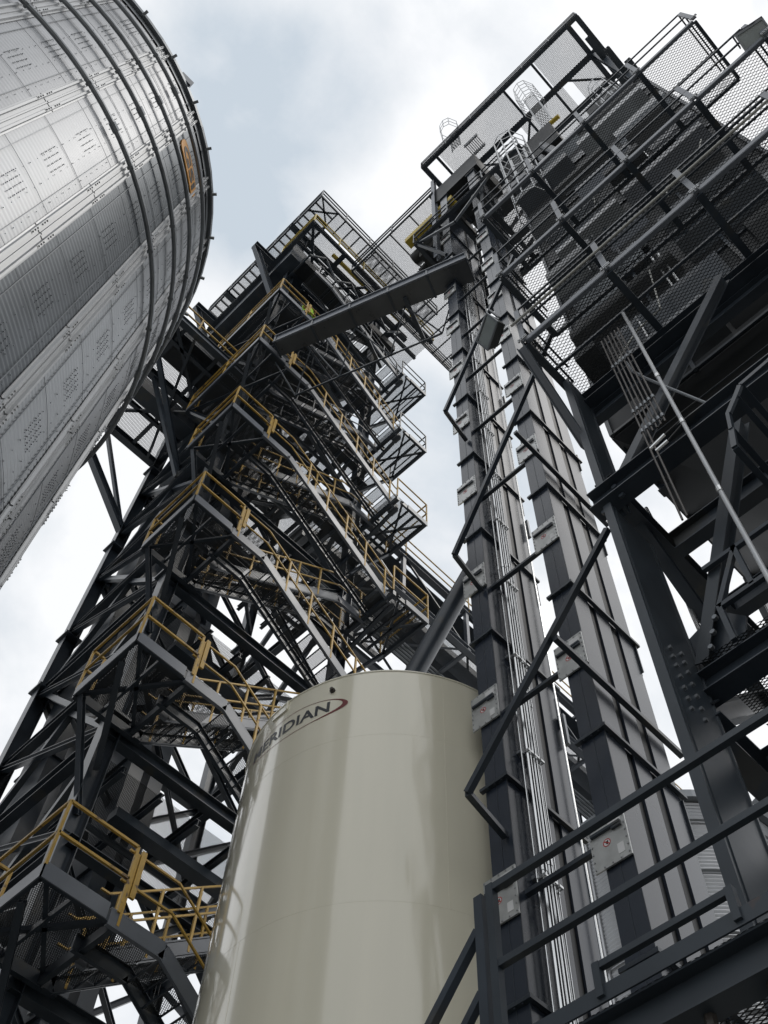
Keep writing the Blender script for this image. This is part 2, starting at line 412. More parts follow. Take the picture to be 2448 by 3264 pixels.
# ------------------------------------------------------------------ cream storage silo
SC = (7.61, 7.73); SR = 2.166; ST = CZ+11.5
silo = thing('storage_silo', 'smooth glossy cream steel silo with MERIDIAN lettering, bottom centre', 'silo', (SC[0], SC[1], 0))
one(lambda b: b.lathe(SC, [(SR, 0.3), (SR, ST-.03), (SR+.012, ST-.02), (SR+.012, ST), (SR-.02, ST+.01)], 160), 'shell', 'tan', silo, smooth=True)
one(lambda b: b.lathe(SC, [(SR-.02, ST+.005), (.45, ST+.75), (.45, ST+.95), (0, ST+.96)], 96), 'roof', 'tan', silo, smooth=True)
for zz in (1.9, 4.3, 6.8, 9.3, 11.9):
    one(lambda b: b.lathe(SC, [(SR-.001, zz-.004), (SR+.0012, zz-.002), (SR+.0012, zz+.002), (SR-.001, zz+.004)], 160), 'weld_seam', 'tan', silo, smooth=True)
def vseam(b):
    for (a, z0, z1) in ((-118, 9.3, ST-.03), (-100, 6.8, 9.3), (-140, 4.3, 6.8), (178, 6.8, 9.3), (-165, 1.9, 4.3)):
        p = pol(a, SR+.0005, z0, SC); q = pol(a, SR+.0005, z1, SC); b.bar(p, q, .008, .003, (p-V((SC[0], SC[1], p.z))))
one(vseam, 'vertical_weld', 'tan', silo)
wrap_text('MERIDIAN', 'lettering', 'logo', silo, SC, SR, 182.2, 12.62, 1.455, .205, off=.004, bold=.022)
def swoosh(b):
    pts = []
    for i in range(61):
        t = i/60; th = R(-172+t*330)
        u = math.cos(th); v = math.sin(th)
        ang = 184.5+22.8*u; zz = 12.615+.215*v
        wd = .004+.022*max(0, math.cos(th-R(-12)))**5
        pts.append((ang, zz, wd, th))
    for i in range(60):
        a, z0, w0, t0 = pts[i]; a2, z1, w1, t1 = pts[i+1]
        def P_(a, z, w, th, s): return pol(a+math.degrees(math.cos(th)*w*s*1.6/SR), SR+.0045, z+math.sin(th)*w*s, SC)
        b.quad(P_(a, z0, w0, t0, -1), P_(a2, z1, w1, t1, -1), P_(a2, z1, w1, t1, 1), P_(a, z0, w0, t0, 1))
one(swoosh, 'swoosh_emblem', 'maroon', silo)
def bung(b): p = pol(-158, SR, 12.93, SC); d = (p-V((SC[0], SC[1], p.z))).normalized(); b.tube([p, p+d*.03], .04, 10); b.tube([p+d*.03, p+d*.06], .026, 6)
one(bung, 'plug', 'pipeb', silo)
def vent(b):
    p = pol(178, SR, 13.02, SC); d = (p-V((SC[0], SC[1], p.z))).normalized(); t = V((-d.y, d.x, 0))
    b.bar(p+d*.012-t*.15, p+d*.012+t*.15, .02, .025); b.bar(p+d*.012+t*.15, p+d*.012+t*.15+V((0, 0, .17)), .02, .025)
one(vent, 'lifting_lug', 'tan', silo)
def skirt(b): b.lathe(SC, [(SR-.05, 0), (SR-.05, .32)], 64)
one(skirt, 'skirt', 'tan', silo)

# spout running from the silo roof up behind the legs
spout = thing('spout_pipe', 'thick round charcoal spout pipe slanting up from the cream silo roof', 'spout pipe', (7.6, 7.8, ST+.6))
one(lambda b: b.tube([(7.27, 8.05, CZ+11.9), (7.3, 8.0, CZ+12.2), (7.92, 5.5, CZ+17.1)], .165, 20), 'pipe', 'steel', spout, smooth=True)
one(lambda b: [b.tube([V((7.3, 8.0, CZ+12.2)).lerp(V((7.92, 5.5, CZ+17.1)), t), V((7.3, 8.0, CZ+12.2)).lerp(V((7.92, 5.5, CZ+17.1)), t+.012)], .185, 20) for t in (.02, .93)], 'collar', 'steel', spout, smooth=True)

# ------------------------------------------------------------------ the two bucket elevator legs
def make_leg(y0, y1, z_top, z_first_fl, panels, name_label, cas):
    t = thing('bucket_elevator', name_label, 'elevator leg', (6.81, (y0+y1)/2, 0), 'tall charcoal elevator legs')
    for i, (a, c) in enumerate(cas):
        one(lambda b: b.box((a, y0, .3), (c, y1, z_top)), 'casing', 'steel2', t)
    for (a0, a1), (c0, c1) in zip(cas, cas[1:]): one(lambda b: b.box((a1, y0+.03, .3), (c0, y1-.03, z_top)), 'gap_shade_panel', 'steelm', t)  # added plate closing the open gap, its dark colour stands for the shade inside
    # centre seam on the narrow face and edge laps
    one(lambda b: (b.box((6.806, (y0+y1)/2-.004, .3), (6.8105, (y0+y1)/2+.004, z_top)), b.box((6.802, y0-.006, .3), (6.815, y0+.004, z_top))), 'seam', 'steel', t)
    z = z_first_fl
    while z < z_top:
        def fl(b, z=z):
            b.box((6.755, y0-.02, z-.022), (6.812, y1+.05, z+.022))
            b.box((6.75, y0-.055, z-.024), (8.22, y0-.003, z+.024))
            for xx in (7.235, 7.7): b.box((xx-.07, y0+.01, z-.02), (xx+.07, y1-.01, z+.02))
            for k in range(3): p = V((6.77, y0+.05+k*.1, z-.03)); b.bar(p, p-V((0, 0, .012)), .016)
        one(fl, 'flange', 'steel', t)
        z += 2.89
    for zp in panels:
        p = one(lambda b: (b.box((6.77, y0-.012, zp-.62), (6.79, y1+.10, zp)), b.box((6.79, y0+.01, zp-.59), (6.81, y1+.07, zp-.03))), 'inspection_panel', 'plate', t)
        def hinge(b):
            b.box((6.735, y0+.03, zp-.21), (6.77, y1+.07, zp-.18)); b.box((6.74, y0+.03, zp-.24), (6.768, y0+.14, zp-.212))
        one(hinge, 'handle', 'steel', p)
        def bl(b):
            for k in range(7):
                for yy in (y0+.008, y1+.082): b.box((6.76, yy-.008, zp-.03-k*.092-.008), (6.77, yy+.008, zp-.03-k*.092+.008))
            for k in range(1, 4):
                yy = y0+.008+(y1-y0+.074)*k/4
                for zz in (zp-.02, zp-.60): b.box((6.76, yy-.008, zz-.008), (6.77, yy+.008, zz+.008))
        one(bl, 'bolts', 'galvb', p)
        yc = (y0+y1)/2+.07
        def ring(b, r0, r1, cy, cz):
            n = 20; vs = []
            for j in range(n):
                a = 2*math.pi*j/n; vs += [(6.7675, cy+math.cos(a)*r0, cz+math.sin(a)*r0), (6.7675, cy+math.cos(a)*r1, cz+math.sin(a)*r1)]
            b.add(vs, [(2*j, 2*j+1, (2*j+3) % (2*n), (2*j+2) % (2*n)) for j in range(n)])
        cz = zp-.34
        one(lambda b: b.add([(6.7683, yc+math.cos(2*math.pi*j/20)*.045, cz+math.sin(2*math.pi*j/20)*.045) for j in range(20)], [tuple(range(20))]), 'symbol_disc', 'white', p)
        one(lambda b: (ring(b, .036, .046, yc, cz), b.bar((6.7665, yc-.03, cz-.026), (6.7665, yc+.03, cz+.026), .001, .009, (0, -.6, .8))), 'prohibition_ring', 'red', p)
        def hand(b):
            x = 6.7672
            b.add([(x, yc-.018, cz-.02), (x, yc+.004, cz-.024), (x, yc+.012, cz+.004), (x, yc+.03, cz+.012), (x, yc+.024, cz+.022), (x, yc, cz+.016), (x, yc-.014, cz+.026), (x, yc-.02, cz+.018)], [tuple(range(8))])
        one(hand, 'hand_symbol', 'black', p)
        one(lambda b: (b.box((6.766, y0+.05, zp-.55), (6.7695, y0+.125, zp-.43))), 'label_plate', 'white', p)
        one(lambda b: (b.box((6.766, y0+.03, zp-.17), (6.7695, y0+.18, zp-.05))), 'warning_label', 'white', p)
    # side access boxes standing off the far edge
    for zp in range(6, int(z_top)-3, 3):
        def sb(b, zp=zp): b.box((8.14, y0+.02, zp+.9), (8.20, y0+.10, zp+1.55)); b.box((8.14, y0-.03, zp+.9), (8.16, y0+.2, zp+1.55))
        one(sb, 'edge_box', 'steel', t)
    return t
legA = make_leg(5.08, 5.40, 43.0, 5.1, [9.56+3.02*k for k in range(-1, 11)], 'charcoal elevator leg carrying the silver conduits, right of the cream silo', [(6.81, 7.62), (7.77, 8.14)])
legB = make_leg(3.71, 4.03, 43.0, 4.85, [9.45+2.96*k for k in range(-1, 9)], 'charcoal elevator leg without conduits, between its twin and the bolted column', [(6.81, 7.16), (7.31, 7.61), (7.80, 8.14)])

for k in range(10):
    z = 6.4+2.89*k
    t = thing('tie_bar', 'short dark tie bar bridging the two elevator legs, '+['lowest', 'second', 'third', 'fourth', 'fifth', 'sixth', 'seventh', 'eighth', 'ninth', 'topmost'][k]+' of the row', 'tie bar', (6.95, 4.5, z), 'tie bars between the elevator legs')
    one(lambda b: (b.bar((6.95, 5.08, z), (6.95, 3.9, z), .07, .05),), 'bar', 'steel', t)
# conduits up the light side of leg A
CN = ['thickest', 'second', 'third', 'thin']
for i, (x, r, y) in enumerate([(7.05, .012, 5.0), (7.145, .035, 4.975), (7.26, .033, 4.975), (7.365, .020, 4.99)]):
    lab = ['thin silver conduit at the left of the bundle on the elevator leg', 'left one of the two widest silver conduits on the elevator leg', 'right one of the two widest silver conduits on the elevator leg', 'thin silver conduit at the right of the bundle on the elevator leg'][i]
    t = thing('conduit', lab, 'conduit', (x, y, 2.6), 'silver conduits on the elevator leg')
    one(lambda b: b.tube([(x, y, 2.6), (x, y, 33.0+i*.3)], r, 10), 'tube', 'pipe', t, smooth=True)
    def cl(b):
        z = 3.4+.15*(i % 3)
        while z < 33: b.tube([(x, y, z), (x, y, z+.09)], r+.006, 10); z += 3.05
    one(cl, 'coupling', 'pipe', t, smooth=True)
t = thing('conduit_support', 'ladder of small strut rails and bright clamps holding the conduit bundle', 'conduit support', (7.25, 5.05, 3.7))
z = 3.75
while z < 33:
    r_ = one(lambda b: b.box((7.05, 5.02, z), (7.46, 5.075, z+.04)), 'strut_rail', 'galvd', t)
    one(lambda b: [(b.box((x-r-.01, 4.93, z+.008), (x-r+.006, 5.02, z+.05)), b.box((x+r-.006, 4.93, z+.008), (x+r+.01, 5.02, z+.05)), b.box((x-r-.01, 4.925, z+.01), (x+r+.01, 4.932, z+.04))) for x, r in ((7.145, .035), (7.26, .033), (7.365, .020))], 'pipe_clamp', 'pipe', r_)
    z += 1.93
t = thing('conduit', 'single thin conduit with small switch boxes on the far edge of the conduit leg', 'conduit', (8.05, 5.0, 2.5), None)
one(lambda b: b.tube([(8.05, 5.02, 2.5), (8.05, 5.02, 33)], .016, 8), 'tube', 'pipe', t, smooth=True)
for zz in (8, 12.5, 18, 24):
    one(lambda b: b.box((8.10, 4.98, zz), (8.15, 5.05, zz+.6)), 'switch_box', 'galvd', t)

# tube braces standing in front of the legs
def brace_set(zl, yl, zh, yh, hz, lab, x=6.05):
    t = thing('brace_frame', lab, 'brace frame', (x, yl, zl))
    one(lambda b: b.bar((x, yl, zl), (x, yh, zh), .072, .072), 'diagonal', 'steel', t)
    one(lambda b: b.bar((x, yl, zl), (6.78, yl+.12, zl-.0), .072), 'bracket', 'steel', t)
    if hz: one(lambda b: b.bar((x, 3.64, hz), (8.4, 3.64, hz), .07), 'cross_tube', 'steel', t)
brace_set(CZ+18.6, 5.07, CZ+24.0, 2.77, None, 'dark square tube brace crossing the conduit leg at the top, behind the floodlight')
brace_set(CZ+13.2, 5.04, CZ+18.0, 2.5, CZ+15.42, 'middle dark square tube brace zigzagging over both elevator legs')
brace_set(CZ+8.31, 5.04, CZ+11.03, 2.64, CZ+9.76, 'lowest dark square tube brace from the conduit leg to the bolted column')

# ------------------------------------------------------------------ dryer tower on the right
X0 = 3.8
dry = thing('dryer_tower', 'huge dark grain dryer body behind the stacked mesh walkways, right', 'grain dryer', (4.9, 0, 0))
BX0, BX1, BY0, BY1 = 5.32, 8.3, -1.75, 1.9
zb, zt = CZ+11.36, CZ+25.5
one(lambda b: b.box((BX0, BY0, zb), (BX1, BY1, zt)), 'body', 'steelm', dry)
def ribs(b):
    y = BY0+.02
    while y < BY1: b.box((BX0-.05, y, zb+.02), (BX0+.0, y+.05, zt-.02)); y += 1.2
    z = zb+.05
    while z < zt: b.box((BX0-.03, BY0+.01, z), (BX0, BY1-.01, z+.05)); b.box((BX0+.02, BY1, z), (BX1, BY1+.03, z+.05)); z += 2.4
    x = BX0+.3
    while x < BX1: b.box((x, BY1, zb+.02), (x+.05, BY1+.04, zt-.02)); x += .7
one(ribs, 'rib', 'steel', dry)
random.seed(11)
for k in range(8):
    wd_ = random.uniform(.5, 1.6); y = random.uniform(BY0+.05, BY1-wd_); z = random.uniform(zb+.2, zt-1.2); hgt = random.uniform(.25, .8)
    one(lambda b: b.add([(BX0-.02, y, z), (BX0-.02-random.uniform(.01, .05), y+wd_, z+random.uniform(-.1, .1)), (BX0-.02-random.uniform(.01, .04), y+wd_, z+hgt), (BX0-.02, y, z+hgt)], [(0, 1, 2, 3)]), 'sky_sheen_patch', 'pale_gloss', dry)  # added paler patches imitating sky reflections on the dark dryer wall
def louv(b):
    for (y, z0, z1) in ((.3, 17.1, 17.5), (-1.1, 20.6, 21.0)):
        z = z0
        while z < z1: b.add([(BX0-.03, y, z), (BX0-.03, y+.55, z), (BX0-.12, y+.55, z-.05), (BX0-.12, y, z-.05)], [(0, 1, 2, 3)]); z += .16
one(louv, 'louvre', 'steel', dry)
random.seed(5)
zz = zb+.25; kk = 0
while zz < zt-1.0:
    y = BY0+random.uniform(0, .4)
    while y < BY1-.3:
        ln = random.uniform(.7, 1.9); y2 = min(BY1-.02, y+ln); dp = random.uniform(.12, .36); h1 = random.uniform(.2, .4); h2 = h1+random.uniform(.15, .4)
        P_ = [(BX0, zz), (BX0-dp, zz+h1), (BX0-dp, zz+h2), (BX0, zz+h2+.15)]
        one(lambda b: b.add([(x_, y, z_) for x_, z_ in P_]+[(x_, y2, z_) for x_, z_ in P_], [(0, 1, 2, 3), (7, 6, 5, 4), (0, 4, 5, 1), (1, 5, 6, 2), (2, 6, 7, 3)]), 'air_duct', ['steelm', 'steel', 'steel2', 'pale_gloss'][kk % 4], dry); kk += random.choice((1, 2, 3))
        y = y2+random.uniform(.04, .5)
    zz += random.uniform(1.0, 1.5)
def cable_(b):
    for (y, z0, z1) in ((1.35, 13.5, 15.6), (-.35, 17.5, 18.6), (.55, 20.0, 21.6)):
        b.tube([(BX0-.42, y, z0), (BX0-.42, y-.05, z0+.4), (BX0-.42, y-.4, z0+.7), (BX0-.42, y-.75, z0+.75), (BX0-.42, y-.9, z1)], .012, 6)
one(cable_, 'flex_cable', 'pale', dry, smooth=True)
# sloping hopper floor and cross beams under the body
one(lambda b: b.add([(BX0, BY0, zb), (BX1, BY0, zb), (BX1, BY1, zb), (BX0, BY1, zb), (6.4, -.5, zb-1.9), (7.4, -.5, zb-1.9), (7.4, .7, zb-1.9), (6.4, .7, zb-1.9)],
   [(0, 4, 5, 1), (1, 5, 6, 2), (2, 6, 7, 3), (3, 7, 4, 0), (4, 7, 6, 5)]), 'hopper', 'steelm', dry)
one(lambda b: (b.add([(5.2, -1.8, zt), (8.4, -1.8, zt), (8.4, 1.95, zt), (5.2, 1.95, zt), (5.8, -1.0, zt+1.6), (7.6, -1.0, zt+1.6), (7.6, 1.2, zt+1.6), (5.8, 1.2, zt+1.6)], [(0, 1, 2, 3), (0, 4, 5, 1), (1, 5, 6, 2), (2, 6, 7, 3), (3, 7, 4, 0), (4, 7, 6, 5)])), 'roof', 'steel', dry)
def pl(b):
    for y, z0, z1 in ((.95, 12.2, 13.6), (.8, 12.2, 13.9), (.35, 13.6, 15.2), (.25, 13.6, 15.0), (1.2, 16.5, 18.2), (-.6, 19, 20.5)):
        b.tube([(BX0-.14, y, CZ+z0), (BX0-.14, y, CZ+z1)], .02, 6)
one(pl, 'wall_pipe', 'pipe', dry, smooth=True)
# support frame: columns, big beams, braces
fr = thing('dryer_support_frame', 'heavy bolted charcoal columns and beams carrying the dryer, right', 'steel frame', (4.5, 1.9, 0))
def wcol(x0, x1, y, z0, z1, nm='column'):
    def f(b):
        b.box((x0, y-.062, z0), (x0+.022, y+.02, z1)); b.box((x1-.022, y-.065, z0), (x1, y+.065, z1)); b.box((x0+.06, y-.062, z0), (x0+.085, y-.052, z1)); b.box((x0+.022, y-.052, z0), (x1-.022, y-.03, z1))
    return one(f, nm, 'steel3', fr)
c1 = wcol(4.45, 5.08, 1.90, 0, CZ+8.5)
def bolts1(b):
    for (x, z) in [(4.65, z) for z in (6.45, 6.34, 6.23, 6.10, 5.97, 5.85, 5.74)]+[(4.82, z) for z in (6.54, 6.43, 6.31, 6.17, 6.03, 5.89, 5.77)]:
        b.tube([(x, 1.850, CZ+z), (x, 1.826, CZ+z)], .021, 6)
one(bolts1, 'bolts', 'galvd', c1)
wcol(4.45, 4.85, 1.90, CZ+8.8, CZ+11.6)
wcol(7.9, 8.4, 1.9, 0, CZ+11.3); wcol(4.45, 5.02, -1.9, 0, CZ+11.6); wcol(7.9, 8.4, -1.9, 0, CZ+11.3)
one(lambda b: b.ibeam((4.5, 2.02, CZ+8.67), (4.5, -6, CZ+8.67), .20, .27), 'beam', 'steel', fr)
one(lambda b: [b.tube([(4.49, y, z), (4.46, y, z)], .03, 6) for y, z in ((1.93, CZ+8.62), (1.76, CZ+8.72), (1.93, CZ+8.45), (1.72, CZ+8.50))], 'bolts', 'steel', fr)
one(lambda b: b.ibeam((5.100, 2.020, CZ+6.381), (5.100, -6, CZ+6.381), .2, .22), 'beam', 'steel', fr)
one(lambda b: b.ibeam((4.6, 1.9, CZ+9.1), (8.3, 1.9, CZ+9.1), .2, .3), 'beam', 'steel', fr)
one(lambda b: b.ibeam((5.05, 1.9, CZ+5.9), (8.3, 1.9, CZ+5.9), .2, .3), 'beam', 'steel', fr)
for x in (5.6, 6.6, 7.6):
    one(lambda b: b.ibeam((x, 1.8, CZ+9.1), (x, -4, CZ+9.1), .15, .3), 'beam', 'steel', fr)
    one(lambda b: b.ibeam((x, 1.8, CZ+5.9), (x, -4, CZ+5.9), .15, .25), 'beam', 'steel', fr)
one(lambda b: b.ibeam((5.1, 1.9, CZ+6.1), (7.9, 1.9, CZ+9.0), .18, .18), 'brace', 'steel', fr)
one(lambda b: b.ibeam((7.9, 1.9, CZ+6.1), (5.1, 1.9, CZ+9.0), .12, .12), 'brace', 'steel', fr)
one(lambda b: b.ibeam((5.078, 1.788, CZ+6.569), (5.078, 0.574, CZ+9.384), .12, .14, (1, 0, 0)), 'brace', 'steel3', fr)
one(lambda b: b.add([(5.089, 1.987, CZ+6.492), (5.089, 1.468, CZ+6.492), (5.089, 1.347, CZ+6.845), (5.089, 1.546, CZ+7.121), (5.089, 1.987, CZ+6.955), (5.112, 1.987, CZ+6.492), (5.112, 1.468, CZ+6.492), (5.112, 1.347, CZ+6.845), (5.112, 1.546, CZ+7.121), (5.112, 1.987, CZ+6.955)], [(0, 1, 2, 3, 4), (9, 8, 7, 6, 5), (0, 5, 6, 1), (1, 6, 7, 2), (2, 7, 8, 3), (3, 8, 9, 4), (4, 9, 5, 0)]), 'gusset_plate', 'steel', fr)
one(lambda b: [b.tube([(5.0, y, z), (4.965, y, z)], .024, 6) for y, z in ((1.66, CZ+6.62), (1.60, CZ+6.76), (1.54, CZ+6.90))], 'bolts', 'galvd', fr)
one(lambda b: b.ibeam((4.6, 1.80, CZ+8.85), (4.6, -.15, CZ+11.3), .11, .12, (1, 0, 0)), 'brace', 'steel', fr)
for k in range(6): one(lambda b: b.ibeam((4.9+k*.62, 1.9, CZ+11.2), (4.9+k*.62, -6, CZ+11.2), .12, .22), 'beam', 'steel', fr)
one(lambda b: b.box((4.95, -6, CZ+11.31), (9.2, -1.78, CZ+11.35)), 'soffit_panel', 'steelm', fr)
one(lambda b: (b.box((5.4, -3.5, CZ+6.1), (8.2, -.4, CZ+8.4)),), 'transition_box', 'steelm', fr)
one(lambda b: (b.ibeam((8.15, 1.9, CZ+9.0), (8.15, -4, CZ+6.0), .15, .15), b.ibeam((8.15, 1.9, CZ+6.2), (8.15, -4, CZ+9.0), .15, .15)), 'brace', 'steel', fr)
one(lambda b: b.ibeam((3.75, 1.96, CZ+11.45), (4.55, 1.93, CZ+10.0), .08, .10, (0, 1, 0)), 'brace', 'steel', fr)
one(lambda b: b.ibeam((4.78, 2.0, CZ+11.45), (4.78, -6, CZ+11.45), .16, .2), 'beam', 'steel', fr)

def walkway(z, yl, yr, x0, x1, lab, pipe=False, postgap=1.22):
    """mesh deck at rel height z"""
    z = CZ+z
    t = thing('walkway', lab, 'walkway', (x0, yl, z), 'stacked mesh walkways on the dryer')
    one(lambda b: b.quad((x0+.03, yr, z), (x1, yr, z), (x1, yl, z), (x0+.03, yl, z)), 'deck', 'mesh', t)
    def ed(b):
        y = yl
        while y > yr+.05:
            y2 = max(yr, y-postgap)
            b.box((x0-.004, y-.01, z-.03), (x0+.012, y2+.02, z+.075)); b.box((x0, y-.01, z-.045), (x0+.05, y2+.02, z-.030)); y = y2
    one(ed, 'edge_channel', 'grey', t)
    def jo(b):
        y = yl
        b.bar((x0+.02, yl, z-.045), (x1, yl, z-.045), .05, .075); b.bar((x0+.02, yr, z-.045), (x1, yr, z-.045), .05, .075)
        while y > yr+.05:
            b.bar((x0+.02, y, z-.05), (x1, y, z-.05), .085, .085); y -= postgap
        b.bar((x1, yl, z-.05), (x1, yr, z-.05), .05, .09); b.bar(((x0+x1)/2, yl, z-.04), ((x0+x1)/2, yr, z-.04), .035, .04)
    one(jo, 'joist', 'steel', t)
    def rl(b):
        for zz in (.55, 1.07): b.bar((x0-.02, yl+.0, z+zz), (x0-.02, yr-.0, z+zz), .024, .03)
        for yy in (yl, yr): 
            for zz in (.55, 1.07): b.bar((x0-.02, yy, z+zz), (x1, yy, z+zz), .024)
    one(rl, 'rail', 'steel', t)
    y = yl
    while y > yr-.1:
        one(lambda b: b.box((x0-.03, y-.035, z-.05), (x0-.005, y+.035, z+1.08)), 'post', 'grey', t); 
        one(lambda b: [b.box((x0-.05, y+dy-.012, z-.03+dz), (x0-.03, y+dy+.012, z-.005+dz)) for dy in (-.05, -.018, .018, .05) for dz in (0, .05)], 'bolts', 'galvb', t)
        y -= postgap
    return t
w1 = walkway(11.72, 1.93, -5.4, X0, 4.80, 'lowest mesh walkway in front of the dryer, with silver pipes on its rail')
w2 = walkway(14.72, 2.03, -2.40, X0, 5.0, 'second mesh walkway up the dryer, ending below the far floodlight', postgap=1.12)
w3 = walkway(18.48, 2.10, -2.36, X0, 5.0, 'third mesh walkway up the dryer, below the ladder cage', postgap=1.12)
for dz, dx in ((.62, -.05), (.56, -.075)):
    one(lambda b: b.tube([(X0+dx, 2.02, CZ+11.72+dz), (X0+dx, -5.4, CZ+11.72+dz)], .016, 8), 'rail_conduit', 'pale', w1, smooth=True)

# lower near platform with charcoal handrail (bottom right)
p0 = thing('near_platform', 'dark near platform with charcoal handrails across the bottom right corner', 'platform', (X0, 3.0, CZ+3.2))
zp = CZ+3.345
one(lambda b: b.bar((X0, 3.03, CZ+4.33), (X0, -5, CZ+4.33), .045), 'top_rail', 'steel3', p0)
one(lambda b: b.bar((X0, 3.03, CZ+3.81), (X0, -5, CZ+3.81), .042), 'mid_rail', 'steel3', p0)
def stp(b):
    b.bar((X0-.01, 2.40, CZ+3.465), (X0-.01, 1.62, CZ+3.465), .036); 
    for y in (2.40, 1.62): b.bar((X0-.01, y, CZ+3.3), (X0-.01, y, CZ+3.486), .042)
one(stp, 'low_bar', 'steel3', p0)
for y in (3.03, -1.0, -3.0): one(lambda b: b.bar((X0, y, CZ+3.0), (X0, y, CZ+4.358), .052), 'post', 'steel3', p0)
one(lambda b: b.box((X0-.012, 3.06, CZ+3.275), (X0, -5, CZ+3.365)), 'toe_plate', 'steel3', p0)
one(lambda b: b.ibeam((X0+.1, 3.06, CZ+3.16), (X0+.1, -5, CZ+3.16), .16, .21), 'edge_beam', 'steel3', p0)
for y in (3.0, 1.55, .3, -1.2, -2.8): one(lambda b: b.ibeam((X0+.2, y, CZ+3.15), (8.0, y, CZ+3.15), .12, .2), 'cross_beam', 'steel', p0)
one(lambda b: b.ibeam((4.7, 3.0, CZ+3.12), (4.7, -5, CZ+3.12), .14, .2), 'inner_beam', 'steel', p0)
one(lambda b: b.quad((X0+.02, -5, CZ+3.27), (6.4, -5, CZ+3.27), (6.4, 3.05, CZ+3.27), (X0+.02, 3.05, CZ+3.27)), 'deck', 'meshs', p0)
one(lambda b: b.box((4.75, -5, CZ+3.29), (8, 2.9, CZ+3.33)), 'floor_plate', 'steel', p0)
def b0(b):
    for y in (1.95, 1.62, 1.1, .6, .2):
        b.tube([(X0+.12, y, CZ+3.055), (X0+.12, y, CZ+3.0)], .03, 6); b.tube([(X0+.12, y, CZ+3.0), (X0+.12, y, CZ+2.95)], .014, 6)
one(b0, 'bolts', 'pipeb', p0)
sr = thing('stair_handrail', 'pair of charcoal stair rails slanting down beside the cream silo, bottom edge', 'handrail', (X0, 3.12, 2))
one(lambda b: b.bar((X0, 3.115, 1.2), (X0, 3.115, CZ+4.32), .06), 'post', 'steel', sr)
one(lambda b: b.bar((X0, 3.14, CZ+4.10), (X0, 5.6, CZ+1.45), .05), 'top_rail', 'steel', sr)
one(lambda b: b.bar((X0, 3.14, CZ+3.70), (X0, 5.6, CZ+1.05), .045), 'mid_rail', 'steel', sr)
one(lambda b: b.bar((X0, 3.16, CZ+3.0), (X0, 5.8, CZ+.15), .05, .22), 'stringer', 'steel', sr)

# inner platform with motor, between columns
ip = thing('drive_platform', 'small platform with handrail and a round motor behind the bolted column', 'platform', (4.5, 1.3, CZ+5.9))
def ipr(b):
    for zz in (6.955, 7.507): b.bar((4.968, 1.468, CZ+zz), (4.968, -5, CZ+zz), .045)
    b.bar((4.968, 1.468, CZ+6.514), (4.968, 1.468, CZ+6.977), .045); b.bar((4.968, 1.159, CZ+6.955), (4.968, 1.159, CZ+7.529), .045); b.bar((4.968, 1.468, CZ+6.955), (4.968, 1.159, CZ+7.507), .045)
one(ipr, 'handrail', 'steel', ip)
one(lambda b: b.quad((4.968, -5, CZ+6.536), (6.182, -5, CZ+6.536), (6.182, 1.766, CZ+6.536), (4.968, 1.766, CZ+6.536)), 'deck', 'meshs', ip)
mt = thing('motor', 'round dark ribbed motor standing on the inner platform, right edge', 'motor', (4.95, .9, CZ+5.95))
def mot(b):
    b.tube([(5.410, 0.684, CZ+6.602), (5.410, 0.684, CZ+7.010)], .20, 16); 
    for k in range(7): b.tube([(5.41, .684, CZ+6.63+k*.05), (5.41, .684, CZ+6.645+k*.05)], .222, 16)
one(mot, 'body', 'gun', mt, smooth=True)
one(lambda b: b.tube([(5.410, 0.684, CZ+6.812), (5.410, 0.684, CZ+6.845)], .232, 18), 'band', 'galvd', mt, smooth=True)
one(lambda b: b.box((5.299, 1.049, CZ+6.569), (5.630, 1.435, CZ+6.900)), 'terminal_box', 'grey', mt)

# chamfered guard rail (octagonal returns) right edge
oc = thing('ladder_guard', 'angular dark grey ladder guard hoops at the right edge', 'ladder guard', (4.0, .4, CZ+7.2))
def hoop(b):
    x = 4.0
    def q(a, k): r = x/math.cos(R(a)); return V((x, x*math.tan(R(a)), CZ+r*k/10))
    P = [q(-3, 19.9), q(.49, 19.7), q(4.35, 19.566), q(5.44, 19.27), q(7.09, 18.83), q(7.69, 18.22), q(8.37, 17.6)]
    for a, c in zip(P, P[1:]): b.bar(a, c, .03, .045)
    for i in (3, 5, 6): b.bar(P[i], P[i]+V((1.0, 0, 0)), .05, .04)
    b.bar(P[2], P[2]+V((1.0, 0, 0)), .05, .04)
one(hoop, 'hoop', 'steel', oc)

# vertical service pipes below the lowest walkway
pg = 'service pipes below the lowest dryer walkway'
XP = 4.28
sp_ = thing('service_pipe', 'long bright silver pipe running down below the lowest walkway', 'pipe', (XP, .89, 3.5))
one(lambda b: b.tube([(XP, .89, CZ+3.4), (XP, .89, CZ+11.6)], .020, 10), 'tube', 'galvb', sp_, smooth=True)
one(lambda b: [b.tube([(XP, .89, z), (XP, .89, z+.07)], .026, 10) for z in (CZ+7.2, CZ+8.5, CZ+9.6)], 'coupling', 'pipe', sp_, smooth=True)
for i in range(6):
    y = 1.25-i*.046; x = XP; zl = (CZ+7.2 if i < 2 else CZ+8.75)
    t = thing('service_pipe', ['leftmost', 'second', 'third', 'fourth', 'fifth', 'rightmost'][i]+' of the six thin brown pipes hanging under the lowest walkway', 'pipe', (x, y, zl), pg)
    one(lambda b: b.tube([(x, y, zl), (x, y, CZ+11.35)], .010, 8), 'tube', 'pipeb', t, smooth=True)
    one(lambda b: [b.tube([(x, y, z), (x, y, z+.06)], .019, 8) for z in (CZ+10.5, CZ+9.3, CZ+8.85)], 'fitting', 'galvd', t, smooth=True)
